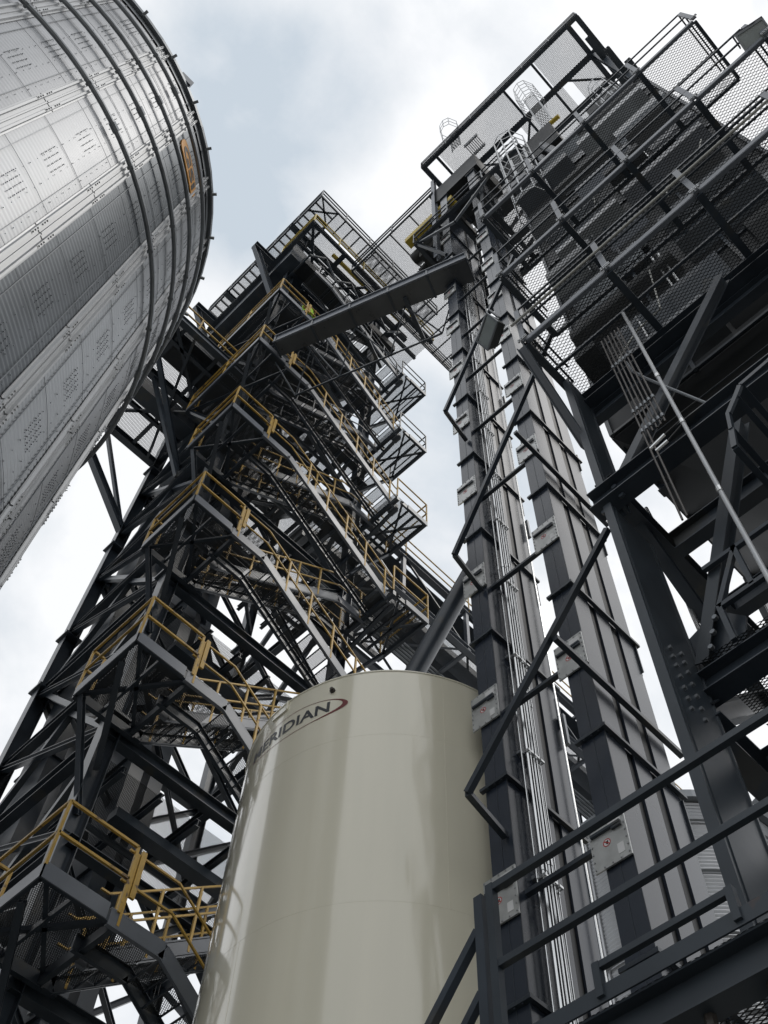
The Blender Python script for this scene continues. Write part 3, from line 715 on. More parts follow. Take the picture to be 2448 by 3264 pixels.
t = thing('hose_set', 'two short bright hose fittings with thin hoses beside the brown pipes', 'hose', (XP, 1.2, CZ+8.5))
one(lambda b: (b.tube([(XP, 1.25, CZ+8.5), (XP, 1.08, CZ+8.55)], .016, 8), b.tube([(XP, 1.21, CZ+8.4), (XP, 1.08, CZ+8.42)], .016, 8)), 'fitting', 'pipe', t)
one(lambda b: (b.tube([(XP, 1.08, CZ+8.55), (XP, .9, CZ+8.58)], .008, 6), b.tube([(XP, 1.08, CZ+8.42), (XP, .9, CZ+8.5)], .008, 6)), 'hose', 'black', t)
bp_ = thing('bent_conduit', 'pale bent conduit dropping from the walkway and crossing behind the silver pipe', 'conduit', (4.7, 1.1, CZ+11.6))
one(lambda b: b.tube([(4.42, 1.14, CZ+10.75), (4.42, 1.12, CZ+10.45), (4.44, 1.04, CZ+10.15), (4.5, .90, CZ+9.75), (4.6, .62, CZ+8.95)], .016, 8), 'tube', 'galvd', bp_, smooth=True)
bc2 = thing('bent_conduit', 'bent silver conduit running down behind the bolted column', 'conduit', (5.6, 1.9, CZ+6))
one(lambda b: b.tube([(5.9, 2.05, CZ+10.6), (5.85, 2.0, CZ+9.9), (5.75, 1.96, CZ+9.5), (5.75, 1.96, CZ+8.2), (5.6, 1.9, CZ+7.6), (5.45, 1.75, CZ+6.9), (5.3, 1.55, CZ+6.5)], .024, 8), 'tube', 'pipe', bc2, smooth=True)

# floodlights
def flood(p, yaw, lab, pitch=-35):
    t = thing('floodlight', lab, 'floodlight', p, None)
    def f(b):
        b.add([(-.10, -.2, -.13), (.10, -.26, -.17), (.10, .26, -.17), (-.10, .2, -.13), (-.10, -.2, .13), (.10, -.26, .17), (.10, .26, .17), (-.10, .2, .13)], [(0, 3, 2, 1), (4, 5, 6, 7), (0, 1, 5, 4), (1, 2, 6, 5), (2, 3, 7, 6), (3, 0, 4, 7)])
    h = one(f, 'housing', 'gun'); l = one(lambda b: b.box((.102, -.24, -.15), (.115, .24, .15)), 'lens', 'glass'); fr_ = one(lambda b: (b.box((.1, -.27, -.18), (.13, .27, -.15)), b.box((.1, -.27, .15), (.13, .27, .18)), b.box((.1, -.27, -.15), (.13, -.24, .15)), b.box((.1, .24, -.15), (.13, .27, .15))), 'lens_frame', 'galvd')
    br = one(lambda b: (b.box((-.03, -.29, -.02), (.03, -.27, .25)), b.box((-.03, .27, -.02), (.03, .29, .25)), b.box((-.03, -.29, .25), (.03, .29, .27))), 'bracket', 'steel')
    for o in (h, l, fr_, br): o.parent = t
    t.rotation_euler = (0, R(-pitch), R(yaw)); t.scale = (.72, .72, .72)
    return t
flood((3.62, 2.22, CZ+12.25), 150, 'dark box floodlight hanging at the left end of the lowest walkway', -30)
flood((3.80, -2.35, CZ+15.0), 190, 'floodlight with pale glass at the upper right edge of the picture', -50)

# ------------------------------------------------------------------ head platform over the legs (top right)
ZH = CZ+45.3
hp = thing('head_platform', 'topmost long mesh platform over the elevator legs, upper right', 'platform', (6, 5.6, ZH))
HX0, HX1, HY0, HY1 = 6.0, 9.6, -2.68, 5.62
def hdeck(b):
    # deck bays, leaving hatch openings
    ys = [5.28, 4.9, 1.2, -.1, -2.2, -2.55]
    for (x0, x1, y0, y1) in ((6.1, 7.45, 1.25, 4.75), (6.1, 7.45, -2.05, -.35), (7.6, 8.6, 2.9, 4.4), (7.6, 8.7, -.6, 1.6), (7.6, 9.0, -2.2, -1.0), (8.8, 9.5, 2.2, 5.2), (8.9, 9.5, -1.5, 1.4)):
        b.quad((x0, y0, ZH), (x1, y0, ZH), (x1, y1, ZH), (x0, y1, ZH))
one(hdeck, 'deck', 'meshb', hp)
def hb(b):
    for x in (6.05, 7.52, 8.75, 9.55): b.ibeam((x, HY0, ZH-.12), (x, HY1, ZH-.12), .16 if x < 7 else .22, .22)
    for y in (5.52, 4.85, 1.2, -.25, -2.15, -2.6): b.ibeam((6.05, y, ZH-.12), (9.55, y, ZH-.12), .2 if abs(y-1.5) > 3.5 else .1, .2)
    b.bar((7.52, 3.9, ZH-.15), (8.75, 2.4, ZH-.15), .09); b.bar((7.52, 1.0, ZH-.15), (8.75, 2.2, ZH-.15), .09); b.bar((7.52, -.8, ZH-.15), (8.75, -2.2, ZH-.15), .09)
one(hb, 'beam', 'steel', hp)
one(lambda b: rail_fn(b, [(6.0, HY1, ZH), (6.0, HY0, ZH), (9.6, HY0, ZH)], 1.07, 2, .018, 1.4), 'handrail', 'steel', hp)
one(lambda b: rail_fn(b, [(6.0, HY1, ZH), (9.6, HY1, ZH)], 1.07, 2, .018, 1.4), 'handrail', 'steel', hp)
# support tower below the head platform
hs = thing('head_support_frame', 'dark beams and braces carrying the head platform above the dryer', 'steel frame', (7, 2, CZ+26))
for x, y in ((9.2, 5.7), (9.2, -2.3), (7.6, -2.3)): one(lambda b: b.ibeam((x, y, CZ+(34 if y > 5 else 26)), (x, y, ZH-.25), .25, .25, (1, 0, 0)), 'column', 'steel', hs)
one(lambda b: b.ibeam((6.72, 5.62, CZ+33), (6.72, 5.62, ZH-.25), .16, .16, (1, 0, 0)), 'column', 'grey', hs)
for z in (34, 38, 42.5):
    one(lambda b: (b.ibeam((9.2, 5.7, CZ+z), (9.2, -2.3, CZ+z), .2, .25), b.ibeam((6.6, 5.7, CZ+z), (9.2, 5.7, CZ+z), .2, .25), b.ibeam((6.5, -2.3, CZ+z), (9.2, -2.3, CZ+z), .2, .25)), 'beam', 'steel', hs)
for z0, z1 in ((34, 38), (38, 42.5)):
    one(lambda b: (b.bar((9.2, 5.7, CZ+z0), (9.2, 1.7, CZ+z1), .12), b.bar((9.2, 1.7, CZ+z1), (9.2, -2.3, CZ+z0), .12)), 'brace', 'steel', hs)
hd = thing('drive_house', 'dark boxy elevator head with drive housings under the head platform', 'elevator head', (7, 4.4, CZ+40))
one(lambda b: (b.box((6.75, 3.5, CZ+41), (8.3, 5.6, CZ+43.2)), b.tube([(7.5, 3.6, CZ+43.2), (7.5, 5.5, CZ+43.2)], .7, 18)), 'housing', 'steelm', hd)
one(lambda b: (b.box((7.7, .6, CZ+39), (9.2, 3.0, CZ+42.2)), b.box((7.9, -1.9, CZ+36), (8.9, -.6, CZ+40)), b.box((7.9, .8, CZ+29), (8.9, 2.0, CZ+38))), 'distributor', 'steelm', hd)
one(lambda b: [b.tube([(7.0+k*.4, .2+k*.5, CZ+27.5), (7.4+k*.3, 1.2+.3*k, CZ+38)], .14, 10) for k in range(4)], 'downspout', 'steel', hd, smooth=True)
one(lambda b: (b.tube([(7.9, .2, CZ+42.6), (7.9, 1.1, CZ+42.8)], .09, 12)), 'belt_guard', 'yellow2', hd, smooth=True)

def cage(x, y, z0, z1, lab, ax_=(-1, 0), r=.38, m='galvb', hoops=.9):
    t = thing('caged_ladder', lab, 'ladder', (x, y, z0), 'galvanized caged ladders')
    nx, ny = ax_; tx, ty = -ny, nx
    def ld(b):
        for s_ in (-1, 1): b.bar((x+tx*s_*.22, y+ty*s_*.22, z0), (x+tx*s_*.22, y+ty*s_*.22, z1), .06, .025, (nx, ny, 0))
        z = z0+.2
        while z < z1: b.tube([(x-tx*.22, y-ty*.22, z), (x+tx*.22, y+ty*.22, z)], .014, 5); z += .3
    one(ld, 'ladder', m, t)
    def hp_(b):
        zb_ = z0+2.1 if z1-z0 > 3 else z0
        pts = [(tx*.3+nx*0, ty*.3), (tx*.42+nx*.3, ty*.42+ny*.3), (tx*.25+nx*.66, ty*.25+ny*.66), (nx*.74, ny*.74), (-tx*.25+nx*.66, -ty*.25+ny*.66), (-tx*.42+nx*.3, -ty*.42+ny*.3), (-tx*.3, -ty*.3)]
        z = zb_
        while z <= z1+.01:
            P = [V((x+a, y+c, z)) for a, c in pts]
            for a, c in zip(P, P[1:]): b.bar(a, c, .014, .06)
            z += hoops
        for a, c in pts[1:-1]: b.bar((x+a, y+c, zb_), (x+a, y+c, z-hoops), .03, .014)
    one(hp_, 'cage', m, t)
    return t
cage(5.35, 1.55, CZ+19.5, CZ+29.0, 'bright caged ladder rising above the third dryer walkway')
cage(6.9, .62, ZH-7.5, ZH-.3, 'caged ladder seen through the hatch opening of the head platform')
cage(7.9, -1.4, CZ+30, ZH-6, 'lower pale ladder against the dark head frame near the platform end')
cage(6.45, 4.05, ZH+.1, ZH+4.6, 'slender wire caged ladder standing above the head platform against the sky', m='galvd')
ac = thing('air_unit', 'small louvred box hanging under the head platform deck', 'vent unit', (6.7, 3.3, ZH-.6))
one(lambda b: (b.box((6.55, 3.05, ZH-.55), (6.6, 3.75, ZH-.1)), b.box((7.05, 3.05, ZH-.55), (7.1, 3.75, ZH-.1)), [b.box((6.6, 3.08+k*.085, ZH-.5), (7.05, 3.11+k*.085, ZH-.45)) for k in range(8)]), 'louvre_frame', 'galvd', ac)

ZL = CZ+34.5
lp = thing('leg_service_platform', 'dark service platform wrapped round the elevator legs just above the slanting boxed conveyor', 'platform', (6.2, 6.0, ZL))
one(lambda b: (b.quad((6.15, 1.6, ZL), (6.78, 1.6, ZL), (6.78, 6.1, ZL), (6.15, 6.1, ZL)), b.quad((8.16, 1.6, ZL), (9.3, 1.6, ZL), (9.3, 6.1, ZL), (8.16, 6.1, ZL)), b.quad((6.78, 5.42, ZL), (8.16, 5.42, ZL), (8.16, 6.1, ZL), (6.78, 6.1, ZL)), b.quad((6.78, 1.6, ZL), (8.16, 1.6, ZL), (8.16, 3.66, ZL), (6.78, 3.66, ZL))), 'deck', 'meshs', lp)
one(lambda b: ([b.ibeam((6.15, y, ZL-.12), (9.3, y, ZL-.12), .14, .2) for y in (6.05, 4.55, 3.55, 2.6, 1.65)]+[b.ibeam((x, 1.6, ZL-.14), (x, 6.1, ZL-.14), .14, .22) for x in (6.2, 8.3, 9.25)]), 'beam', 'steel', lp)
one(lambda b: (b.bar((6.2, 6.0, ZL-.2), (6.78, 5.3, ZL-1.8), .09), b.bar((6.2, 3.2, ZL-.2), (6.78, 3.8, ZL-1.8), .09), b.bar((6.2, 6.0, ZL-.15), (6.2, 4.4, ZL-1.9), .08), b.bar((6.2, 2.8, ZL-.15), (6.2, 4.4, ZL-1.9), .08)), 'knee_brace', 'steel', lp)
one(lambda b: rail_fn(b, [(8.2, 6.1, ZL), (6.13, 6.1, ZL), (6.13, 1.6, ZL)], 1.07, 1, .02, 1.4), 'handrail', 'steel', lp)

# ------------------------------------------------------------------ high catwalk between the head platform and the stair tower
ZC = CZ+43.3
cw = thing('high_catwalk', 'high pale mesh catwalk with railings joining head platform and stair tower', 'catwalk', (6.72, 7.8, ZC))
def cwd(b):
    b.quad((6.75, 5.65, ZC), (8.7, 5.65, ZC), (8.7, 10.3, ZC), (6.75, 10.3, ZC)); b.quad((8.7, 7.7, ZC), (12.9, 7.7, ZC), (12.9, 10.3, ZC), (8.7, 10.3, ZC))
one(cwd, 'deck', 'meshb', cw)
def cwb(b):
    for k in range(5): y = 5.9+k*1.1; b.bar((6.75, y, ZC-.06), (8.7, y, ZC-.06), .05, .1)
    for k in range(8): x = 8.7+k*.6; b.bar((x, 7.7, ZC-.06), (x, 10.3, ZC-.06), .04, .09)
    for y in (10.3, 7.7): b.bar((6.75 if y > 9 else 8.7, y, ZC-.07), (12.9, y, ZC-.07), .09, .16)
    b.bar((6.74, 5.65, ZC-.06), (6.74, 10.3, ZC-.06), .07, .14); b.bar((8.7, 5.65, ZC-.07), (8.7, 10.3, ZC-.07), .08, .16)
    b.bar((12.9, 7.7, ZC-.07), (12.9, 10.3, ZC-.07), .08, .16)
    b.bar((7.5, 10.3, ZC-.35), (12.9, 10.3, ZC-.35), .06, .06)
one(cwb, 'joist', 'steel', cw)
one(lambda b: rail_fn(b, [(6.72, 5.65, ZC), (6.72, 10.3, ZC)], 1.07, 1, .028, 2.2), 'handrail', 'steel', cw)
one(lambda b: rail_fn(b, [(6.9, 10.32, ZC), (12.9, 10.32, ZC)], 1.07, 2, .022, 1.5), 'handrail', 'steel', cw)
yg = thing('drive_guard', 'long faded yellow guard over a dark drive, under the high catwalk', 'drive guard', (7.0, 6.3, CZ+40))
one(lambda b: (b.box((6.85, 4.9, CZ+40.0), (7.2, 7.3, CZ+40.5))), 'guard', 'yellow2', yg)
dv = thing('conveyor_drive', 'dark gearbox and motor lying beside the yellow guard', 'conveyor drive', (7.7, 6, CZ+39.5))
def dvf(b):
    b.box((7.45, 5.0, CZ+39.0), (8.3, 7.1, CZ+39.6)); b.tube([(7.6, 6.2, CZ+39.9), (7.6, 7.5, CZ+39.9)], .28, 12); b.tube([(7.75, 5.2, CZ+39.9), (7.2, 5.2, CZ+39.9)], .26, 12); b.tube([(8.0, 7.1, CZ+39.6), (8.0, 7.5, CZ+39.4)], .16, 10)
one(dvf, 'gearbox', 'gun', dv, smooth=True)

# ------------------------------------------------------------------ enclosed conveyor slanting across from the legs to the tower
ch = thing('enclosed_conveyor', 'dark boxed conveyor crossing from the elevator legs to the stair tower', 'conveyor', (5.6, 7.4, CZ+29.4))
A_ = V((4.90, 10.35, CZ+29.35)); B_ = V((7.0, 4.6, CZ+29.45)); d_ = (B_-A_).normalized(); n_ = V((-d_.y, d_.x, 0)).normalized()
if n_.x > 0: n_ = -n_
def box_along(b, a, c, wL, wR, h, z0=0):
    vs = []
    for p in (a, c):
        wR = (wR if wR <= .03 else wR)+0.0
        vs += [p+n_*wL+V((0, 0, z0)), p-n_*wR+V((0, 0, z0)), p-n_*wR+V((0, 0, z0+h)), p+n_*wL+V((0, 0, z0+h))]
    b.add(vs, [(0, 1, 2, 3), (7, 6, 5, 4), (0, 4, 5, 1), (1, 5, 6, 2), (2, 6, 7, 3), (3, 7, 4, 0)])
LL = (B_-A_).length
def taper(b, f0, f1, ex=0., zlo=0., hh=.55):
    vs = []
    for f in (f0, f1):
        p = A_+d_*(LL*f); wr = .0+.24*f+ex; wl = .44+ex
        vs += [p+n_*wl+V((0, 0, zlo)), p-n_*wr+V((0, 0, zlo)), p-n_*wr+V((0, 0, zlo+hh)), p+n_*wl+V((0, 0, zlo+hh))]
    b.add(vs, [(0, 1, 2, 3), (7, 6, 5, 4), (0, 4, 5, 1), (1, 5, 6, 2), (2, 6, 7, 3), (3, 7, 4, 0)])
one(lambda b: taper(b, 0, 1), 'trough', 'steelg', ch)
one(lambda b: box_along(b, A_, B_, .446, -.442, .6, .03), 'sky_lit_side', 'grey', ch)  # side face coloured lighter than the trough to imitate its sky reflection
def fl2(b):
    L_ = (B_-A_).length; k = 0.0
    while k < L_:
        taper(b, k/LL, min(1, (k+.06)/LL), .04, -.04, .62); k += 1.22
one(fl2, 'flange', 'steel', ch)
one(lambda b: (box_along(b, A_, B_, .50, -.45, .04, .0), box_along(b, A_, B_, .50, -.45, .04, .55), [b.bar(A_+d_*(k*.2)+n_*.48+V((0, 0, -.02)), A_+d_*(k*.2)+n_*.48+V((0, 0, .0)), .03) for k in range(2, 28)]), 'side_lip', 'grey', ch)  # lip in the same lighter grey as the sky-lit side
one(lambda b: (b.bar(A_+d_*2.6-n_*.3+V((0, 0, -.07)), A_+d_*2.6-n_*1.5+V((0, 0, -.07)), .1), b.bar(A_+d_*4.1+n_*.15+V((0, 0, -.07)), A_+d_*4.1-n_*1.2+V((0, 0, -.07)), .12)), 'outrigger', 'steel', ch)
cs = thing('suspension_truss', 'thin dark truss bars hanging under the boxed conveyor', 'truss', (6, 7.6, CZ+27))
def cst(b):
    P = [A_+d_*k-n_*.9+V((0, 0, -1.2)) for k in (.2, 1.6, 3.2, 4.8)]; Q = [A_+d_*k-n_*.1 for k in (-.2, 1.0, 2.4, 4.0, 5.6)]
    for p, q in zip(P, P[1:]): b.bar(p, q, .05)
    for i, p in enumerate(P): b.bar(Q[i], p, .035); b.bar(p, Q[i+1], .035)
one(cst, 'bars', 'steel', cs)

# ------------------------------------------------------------------ stair tower
TX0, TX1, TY0, TY1 = 5.05, 10.0, 12.35, 17.0
tf = thing('stair_tower_frame', 'tall braced charcoal steel tower frame behind the switchback stairs', 'steel tower', (7.5, 14.6, 0))
LV = [CZ+9.2+5.05*k for k in range(-2, 8)]
for x in (TX0, TX1):
    for y in (TY0, TY1):
        if x > 6 and y > 16: wd = .3
        else: wd = .34
        c = one(lambda b: b.ibeam((x, y, 0), (x, y, CZ+49.5), wd*.85, wd, (1, 0, 0)), 'column', 'steel', tf)
        one(lambda b: [b.box((x-.24, y-.24, z-.03), (x+.24, y+.24, z+.03)) for z in (CZ+14.6, CZ+19.4, CZ+21.5, CZ+26, CZ+31)], 'splice_plate', 'steel', c)
zs = [CZ+4.15+2.53*k for k in range(17)]
for i, z in enumerate(zs):
    h = .28 if i % 2 == 0 else .2
    one(lambda b: b.ibeam((TX0, TY0, z), (TX1, TY0, z), .22, h), 'beam', 'steel', tf)
    one(lambda b: b.ibeam((TX0, TY0, z), (TX0, TY1, z), .2, h), 'beam', 'steel', tf)
    if i % 2 == 0:
        one(lambda b: b.ibeam((TX0, TY1, z), (TX1, TY1, z), .2, h), 'beam', 'steel', tf)
        one(lambda b: b.ibeam((TX1, TY0, z), (TX1, TY1, z), .2, h), 'beam', 'steel', tf)
        one(lambda b: b.ibeam((7.5, TY0, z), (7.5, TY1, z), .15, .18), 'beam', 'steel', tf)
for i in range(len(zs)-1):
    z0, z1 = zs[i]+.1, zs[i+1]-.1
    if i % 2 == 0:
        one(lambda b: (b.ibeam((TX0+.1, TY0+.05, z0), (7.5, TY0+.05, z1), .14, .14), b.ibeam((7.5, TY0+.05, z1), (TX1-.1, TY0+.05, z0), .14, .14)), 'brace', 'steel', tf)
    else:
        one(lambda b: (b.ibeam((7.5, TY0+.05, z0), (TX1-.1, TY0+.05, z1), .14, .14),), 'brace', 'steel', tf)
    for x in (TX0, TX1):
        one(lambda b: (b.angle((x, TY0+.1, z0), (x, 14.7, z1), .13), b.angle((x, 14.7, z1), (x, TY1-.1, z0), .13)) if i % 2 == 0 else (b.angle((x, TY0+.1, z1), (x, 14.7, z0), .13), b.angle((x, 14.7, z0), (x, TY1-.1, z1), .13)), 'brace', 'steel', tf)
    if i % 2 == 0:
        one(lambda b: (b.ibeam((TX0+.1, TY1, z0), (TX1-.1, TY1, zs[i+1] if i+2 >= len(zs) else zs[i+2]-.1), .13, .13),), 'brace', 'steel', tf)
        one(lambda b: (b.ibeam((TX1-.1, TY1+.02, z0), (TX0+.1, TY1+.02, zs[i+1] if i+2 >= len(zs) else zs[i+2]-.1), .13, .13),), 'brace', 'steel', tf)
for i in range(len(zs)-1):
    z0, z1 = zs[i]+.1, zs[i+1]-.1
    one(lambda b: (b.ibeam((TX0+.15, 14.7, z0 if i % 2 else z1), (7.5, 14.7, z1 if i % 2 else z0), .12, .12), b.ibeam((7.5, 14.7, z1 if i % 2 else z0), (TX1-.1, 14.7, z0 if i % 2 else z1), .12, .12)), 'cross_strut', 'steel', tf)
    one(lambda b: b.ibeam((TX0+.1, TY0+.2, zs[i]), (TX1 if i % 2 else 7.5, TY1-.2, zs[i]), .1, .12), 'plan_brace', 'steel', tf)
    one(lambda b: b.ibeam((TX0-.05, TY0, z0), (TX0-.05, TY1, z1), .12, .12), 'face_strut', 'steel', tf)
# legs standing inside the tower, with pale access doors
for i, (x, y, lab) in enumerate(((6.55, 14.3, 'dark wide elevator casing inside the stair tower, right one of the pair'), (5.35, 15.6, 'dark elevator casing inside the stair tower beside the left columns'))):
    t = thing('bucket_elevator', lab, 'elevator leg', (x, y, 0), 'elevator casings inside the stair tower')
    one(lambda b: (b.box((x, y, .3), (x+.32, y+1.2, CZ+44)), b.box((x+.5, y, .3), (x+.82, y+1.2, CZ+44))), 'casing', 'steel', t)
    z = 3.2
    while z < 44:
        one(lambda b: (b.box((x-.06, y-.06, z-.03), (x+.9, y-.002, z+.03)), b.box((x-.06, y, z-.03), (x-.002, y+1.2, z+.03))), 'flange', 'steel', t); z += 3.0
    for z in (8.6, 12.4, 18.5): one(lambda b: b.box((x-.03, y+.02, z), (x-.002, y+.5, z+.6)), 'access_door', 'plate', t)

# landings and flights
HL = 5.05
LX0, LX1, LY0, LY1 = 4.12, 5.35, 10.42, 12.15
RX0, RX1, RY0, RY1 = 10.0, 11.05, 10.2, 11.9
def left_landing(zz, lab, n_ext=0.):
    t = thing('stair_landing', lab, 'landing', (LX0, LY0, zz), 'landings of the switchback stairs')
    y1 = LY1+n_ext
    one(lambda b: b.quad((LX0, LY0, zz+.2), (LX1+.35, LY0, zz+.2), (LX1+.35, y1, zz+.2), (LX0, y1, zz+.2)), 'deck', 'meshs', t)
    one(lambda b: (b.box((LX0-.02, LY0-.02, zz), (LX0+.0, y1, zz+.25)), b.box((LX0-.02, LY0-.02, zz), (LX1-.2, LY0, zz+.25))), 'fascia', 'grey', t)
    def br(b):
        b.bar((LX0+.03, LY0+.04, zz+.1), (LX0+.03, y1, zz+.1), .06, .18); b.bar((LX0, LY0+.04, zz+.1), (LX1, LY0+.04, zz+.1), .06, .18)
        b.bar((LX0, y1, zz+.09), (LX1+.3, y1, zz+.09), .1, .2); b.bar((LX1, LY0+.1, zz+.1), (LX1, y1, zz+.1), .08, .18)
        b.angle((LX0+.05, LY0+.05, zz+.12), (LX1, y1, zz+.12), .07); b.angle((LX1, LY0+.05, zz+.12), (LX0+.05, y1, zz+.12), .07)
        b.bar((4.7, LY0, zz+.12), (4.7, y1, zz+.12), .05, .1)
    one(br, 'joists', 'steel', t)
    one(lambda b: (b.ibeam((LX0+.1, y1-.1, zz+.02), (TX0, TY0-.05, zz-2.0), .1, .1), b.ibeam((LX0+.1, LY0+.5, zz-.02), (TX0, TY0-.1, zz-1.0), .1, .12)), 'knee_brace', 'steel', t)
    one(lambda b: (rail_fn(b, [(LX0+.25, y1, zz+.2), (LX0, y1, zz+.2), (LX0, LY0, zz+.2), (5.3, LY0, zz+.2)], 1.12, 1, .021, 1.7)), 'handrail', 'yellow', t)
    one(lambda b: b.box((5.38, LY0-.02, zz+.5), (5.46, LY0+.02, zz+1.3)), 'gate_post', 'yellow', t)
    return t
LN = ['lowest', 'second', 'third', 'fourth', 'fifth', 'sixth']
lefts = []
for n in range(6):
    zz = CZ+9.2+HL*n
    lefts.append(left_landing(zz, LN[n]+' yellow-railed left landing of the switchback stairs' + (', at the left edge of the picture' if n == 0 else ', counted upward from the corner'), 1.6 if n >= 4 else 0))
def right_landing(zz, lab, rm='yellow'):
    t = thing('stair_landing', lab, 'landing', (RX0, RY0, zz), 'landings of the switchback stairs')
    one(lambda b: b.quad((RX0-.3, RY0, zz+.2), (RX1, RY0, zz+.2), (RX1, RY1, zz+.2), (RX0-.3, RY1, zz+.2)), 'deck', 'meshs', t)
    one(lambda b: (b.box((RX0+.25, RY0-.02, zz), (RX1+.02, RY0, zz+.22)), b.box((RX0-.1, RY0+.25, zz-.05), (RX0+.1, RY0+.5, zz+.2))), 'fascia', 'grey', t)
    def br(b):
        b.bar((RX0, RY0+.04, zz+.1), (RX1, RY0+.04, zz+.1), .06, .16); b.bar((RX1-.03, RY0, zz+.1), (RX1-.03, RY1, zz+.1), .08, .18)
        b.bar((RX0-.3, RY1, zz+.1), (RX1, RY1, zz+.1), .1, .2); b.bar((RX0-.15, RY0, zz+.1), (RX0-.15, RY1, zz+.1), .1, .18)
        b.angle((RX0, RY0, zz+.1), (RX1, RY1, zz+.1), .06); b.angle((RX1, RY0, zz+.1), (RX0, RY1, zz+.1), .06); b.bar((RX0+.6, RY0, zz+.1), (RX0+.6, RY1, zz+.1), .05, .1)
        b.bar((RX0+.35, RY0, zz+.1), (RX0+.35, RY1, zz+.1), .04, .1)
    one(br, 'joists', 'steel', t)
    one(lambda b: (b.ibeam((RX1-.1, RY1-.2, zz+.02), (TX1, TY0-.1, zz-1.6), .1, .1), b.ibeam((RX0, RY0+.2, zz), (TX1, TY0-.1, zz-.6), .1, .1)), 'knee_brace', 'steel', t)
    one(lambda b: rail_fn(b, [(RX0-.2, RY0, zz+.2), (RX1, RY0, zz+.2), (RX1, RY1, zz+.2)], 1.12, 1, .018, 1.2), 'handrail', rm, t)
    return t
RN = ['lowest visible', 'second', 'third', 'fourth', 'fifth', 'sixth', 'seventh']
for n in range(1, 7):
    zz = CZ+9.2+HL*n-2.5+ (HL if n > 6 else 0)
    right_landing(zz, RN[n-1]+' right-hand landing of the switchback stairs, against the sky beside the conduit leg' if n > 2 else RN[n-1]+' right-hand landing of the switchback stairs, behind the cream silo', 'yellow' if n < 5 else 'steel')

def flight(xa, za, xb, zb_, y0, y1, lab, lead=.9, side=-1, rm='yellow'):
    """flight from (xa,za) high to (xb,zb_) low with a level lead-in"""
    t = thing('stair_flight', lab, 'stair flight', (xa, y0, za), 'flights of the switchback stairs')
    s_ = 1 if xb > xa else -1; xm = xa+s_*lead; xe = xb-s_*.15
    pts = [(xa, za), (xm, za), (xe, zb_), (xb, zb_)]
    for y in (y0, y1):
        def sg(b):
            for (p, q), (r, u) in zip(pts, pts[1:]): b.box((0, 0, 0), (0, 0, 0)) if False else b.bar((p, y, q+.08), (r+s_*.02, y, u+.08), .03, .25)
            for (p, q), (r, u) in zip(pts, pts[1:]):
                for o in (-.125, .125): b.bar((p, y+(.02 if y == y0 else -.02), q+.08+o), (r, y+(.02 if y == y0 else -.02), u+.08+o), .07, .012)
        one(sg, 'stringer', 'grey' if y == y0 else 'steel', t)
    n = 12
    for k in range(n):
        f = (k+.5)/n; x = xm+(xe-xm)*f; z = za+(zb_-za)*f+.1
        one(lambda b: (b.quad((x-.15, y0+.03, z), (x+.15, y0+.03, z), (x+.15, y1-.03, z), (x-.15, y1-.03, z))), 'tread', 'meshs', t)
    def nos(b):
        for k in range(n):
            f = (k+.5)/n; x = xm+(xe-xm)*f; z = za+(zb_-za)*f+.1; b.box((x-.15, y0+.03, z-.03), (x-.13, y1-.03, z+.0)); b.box((x+.13, y0+.03, z-.03), (x+.15, y1-.03, z))
    one(nos, 'tread_frame', 'steel', t)
    one(lambda b: b.quad((xa, y0+.03, za+.19), (xm, y0+.03, za+.19), (xm, y1-.03, za+.19), (xa, y1-.03, za+.19)), 'lead_deck', 'meshs', t)
    def rl(b):
        for y in ((y0,) if side < 0 else (y0, y1)):
            for hh in (1.2, .68):
                P = [V((p, y, q+hh)) for p, q in pts]
                for a, c in zip(P, P[1:]): b.bar(a, c, .030)
            for k in range(6):
                f = k/5
                if k == 0: x, z = xa+.15*s_, za
                else: x = xm+(xe-xm)*(f*.95); z = za+(zb_-za)*(f*.95)
                b.bar((x, y, z+.0), (x, y, z+1.2), .040)
    one(rl, 'handrail', rm, t)
    return t
for n in range(0, 7):
    zt_ = CZ+9.2+HL*n+.02; zm = zt_-2.5; ordn = ['lowest', 'second', 'third', 'fourth', 'fifth', 'sixth', 'seventh'][n]
    flight(5.2, zt_, 10.05, zm, 10.44, 11.2, ordn+' outer stair flight, running down to the right from its left landing', rm='yellow' if n < 6 else 'steel')
    if n > 0: flight(9.9, zm, 5.4, zt_-HL, 11.34, 12.1, ordn+' inner stair flight, behind the outer one and sloping the other way', side=1, rm='yellow' if n < 5 else 'steel')

# galleries and top decks of the tower
ga = thing('conveyor_gallery', 'dark enclosed conveyor gallery leaving the tower towards the grain bin, with yellow rails', 'conveyor gallery', (3, 14.5, CZ+31))
zg = CZ+31.6
def gab(b):
    for y in (12.5, 14.55, 17.0): b.ibeam((-6, y, zg), (5.1, y, zg), .22, .35)
    x = -5.5
    while x < 5: b.ibeam((x, 12.5, zg+.02), (x, 17.0, zg+.02), .12, .22); x += 1.35
    for y in (13.2, 15.8): b.ibeam((-6, y, zg-.05), (5, y, zg-.05), .12, .2)
    for x in (.6, 3.0): b.bar((x, 12.6, zg-.25), (x+1.6, 16.9, zg-.25), .09)
    for x in (-3, -.2, 2.2): b.bar((x, 12.6, zg-.1), (x+2.4, 14.5, zg-.1), .1); b.bar((x+2.4, 14.6, zg-.1), (x, 16.9, zg-.1), .1)
one(gab, 'floor_frame', 'steel', ga)
one(lambda b: b.box((-6, 12.46, zg-.12), (5.0, 12.49, zg+.17)), 'fascia', 'grey', ga)
one(lambda b: b.quad((-6, 12.5, zg+.2), (5, 12.5, zg+.2), (5, 17, zg+.2), (-6, 17, zg+.2)), 'deck', 'meshb', ga)
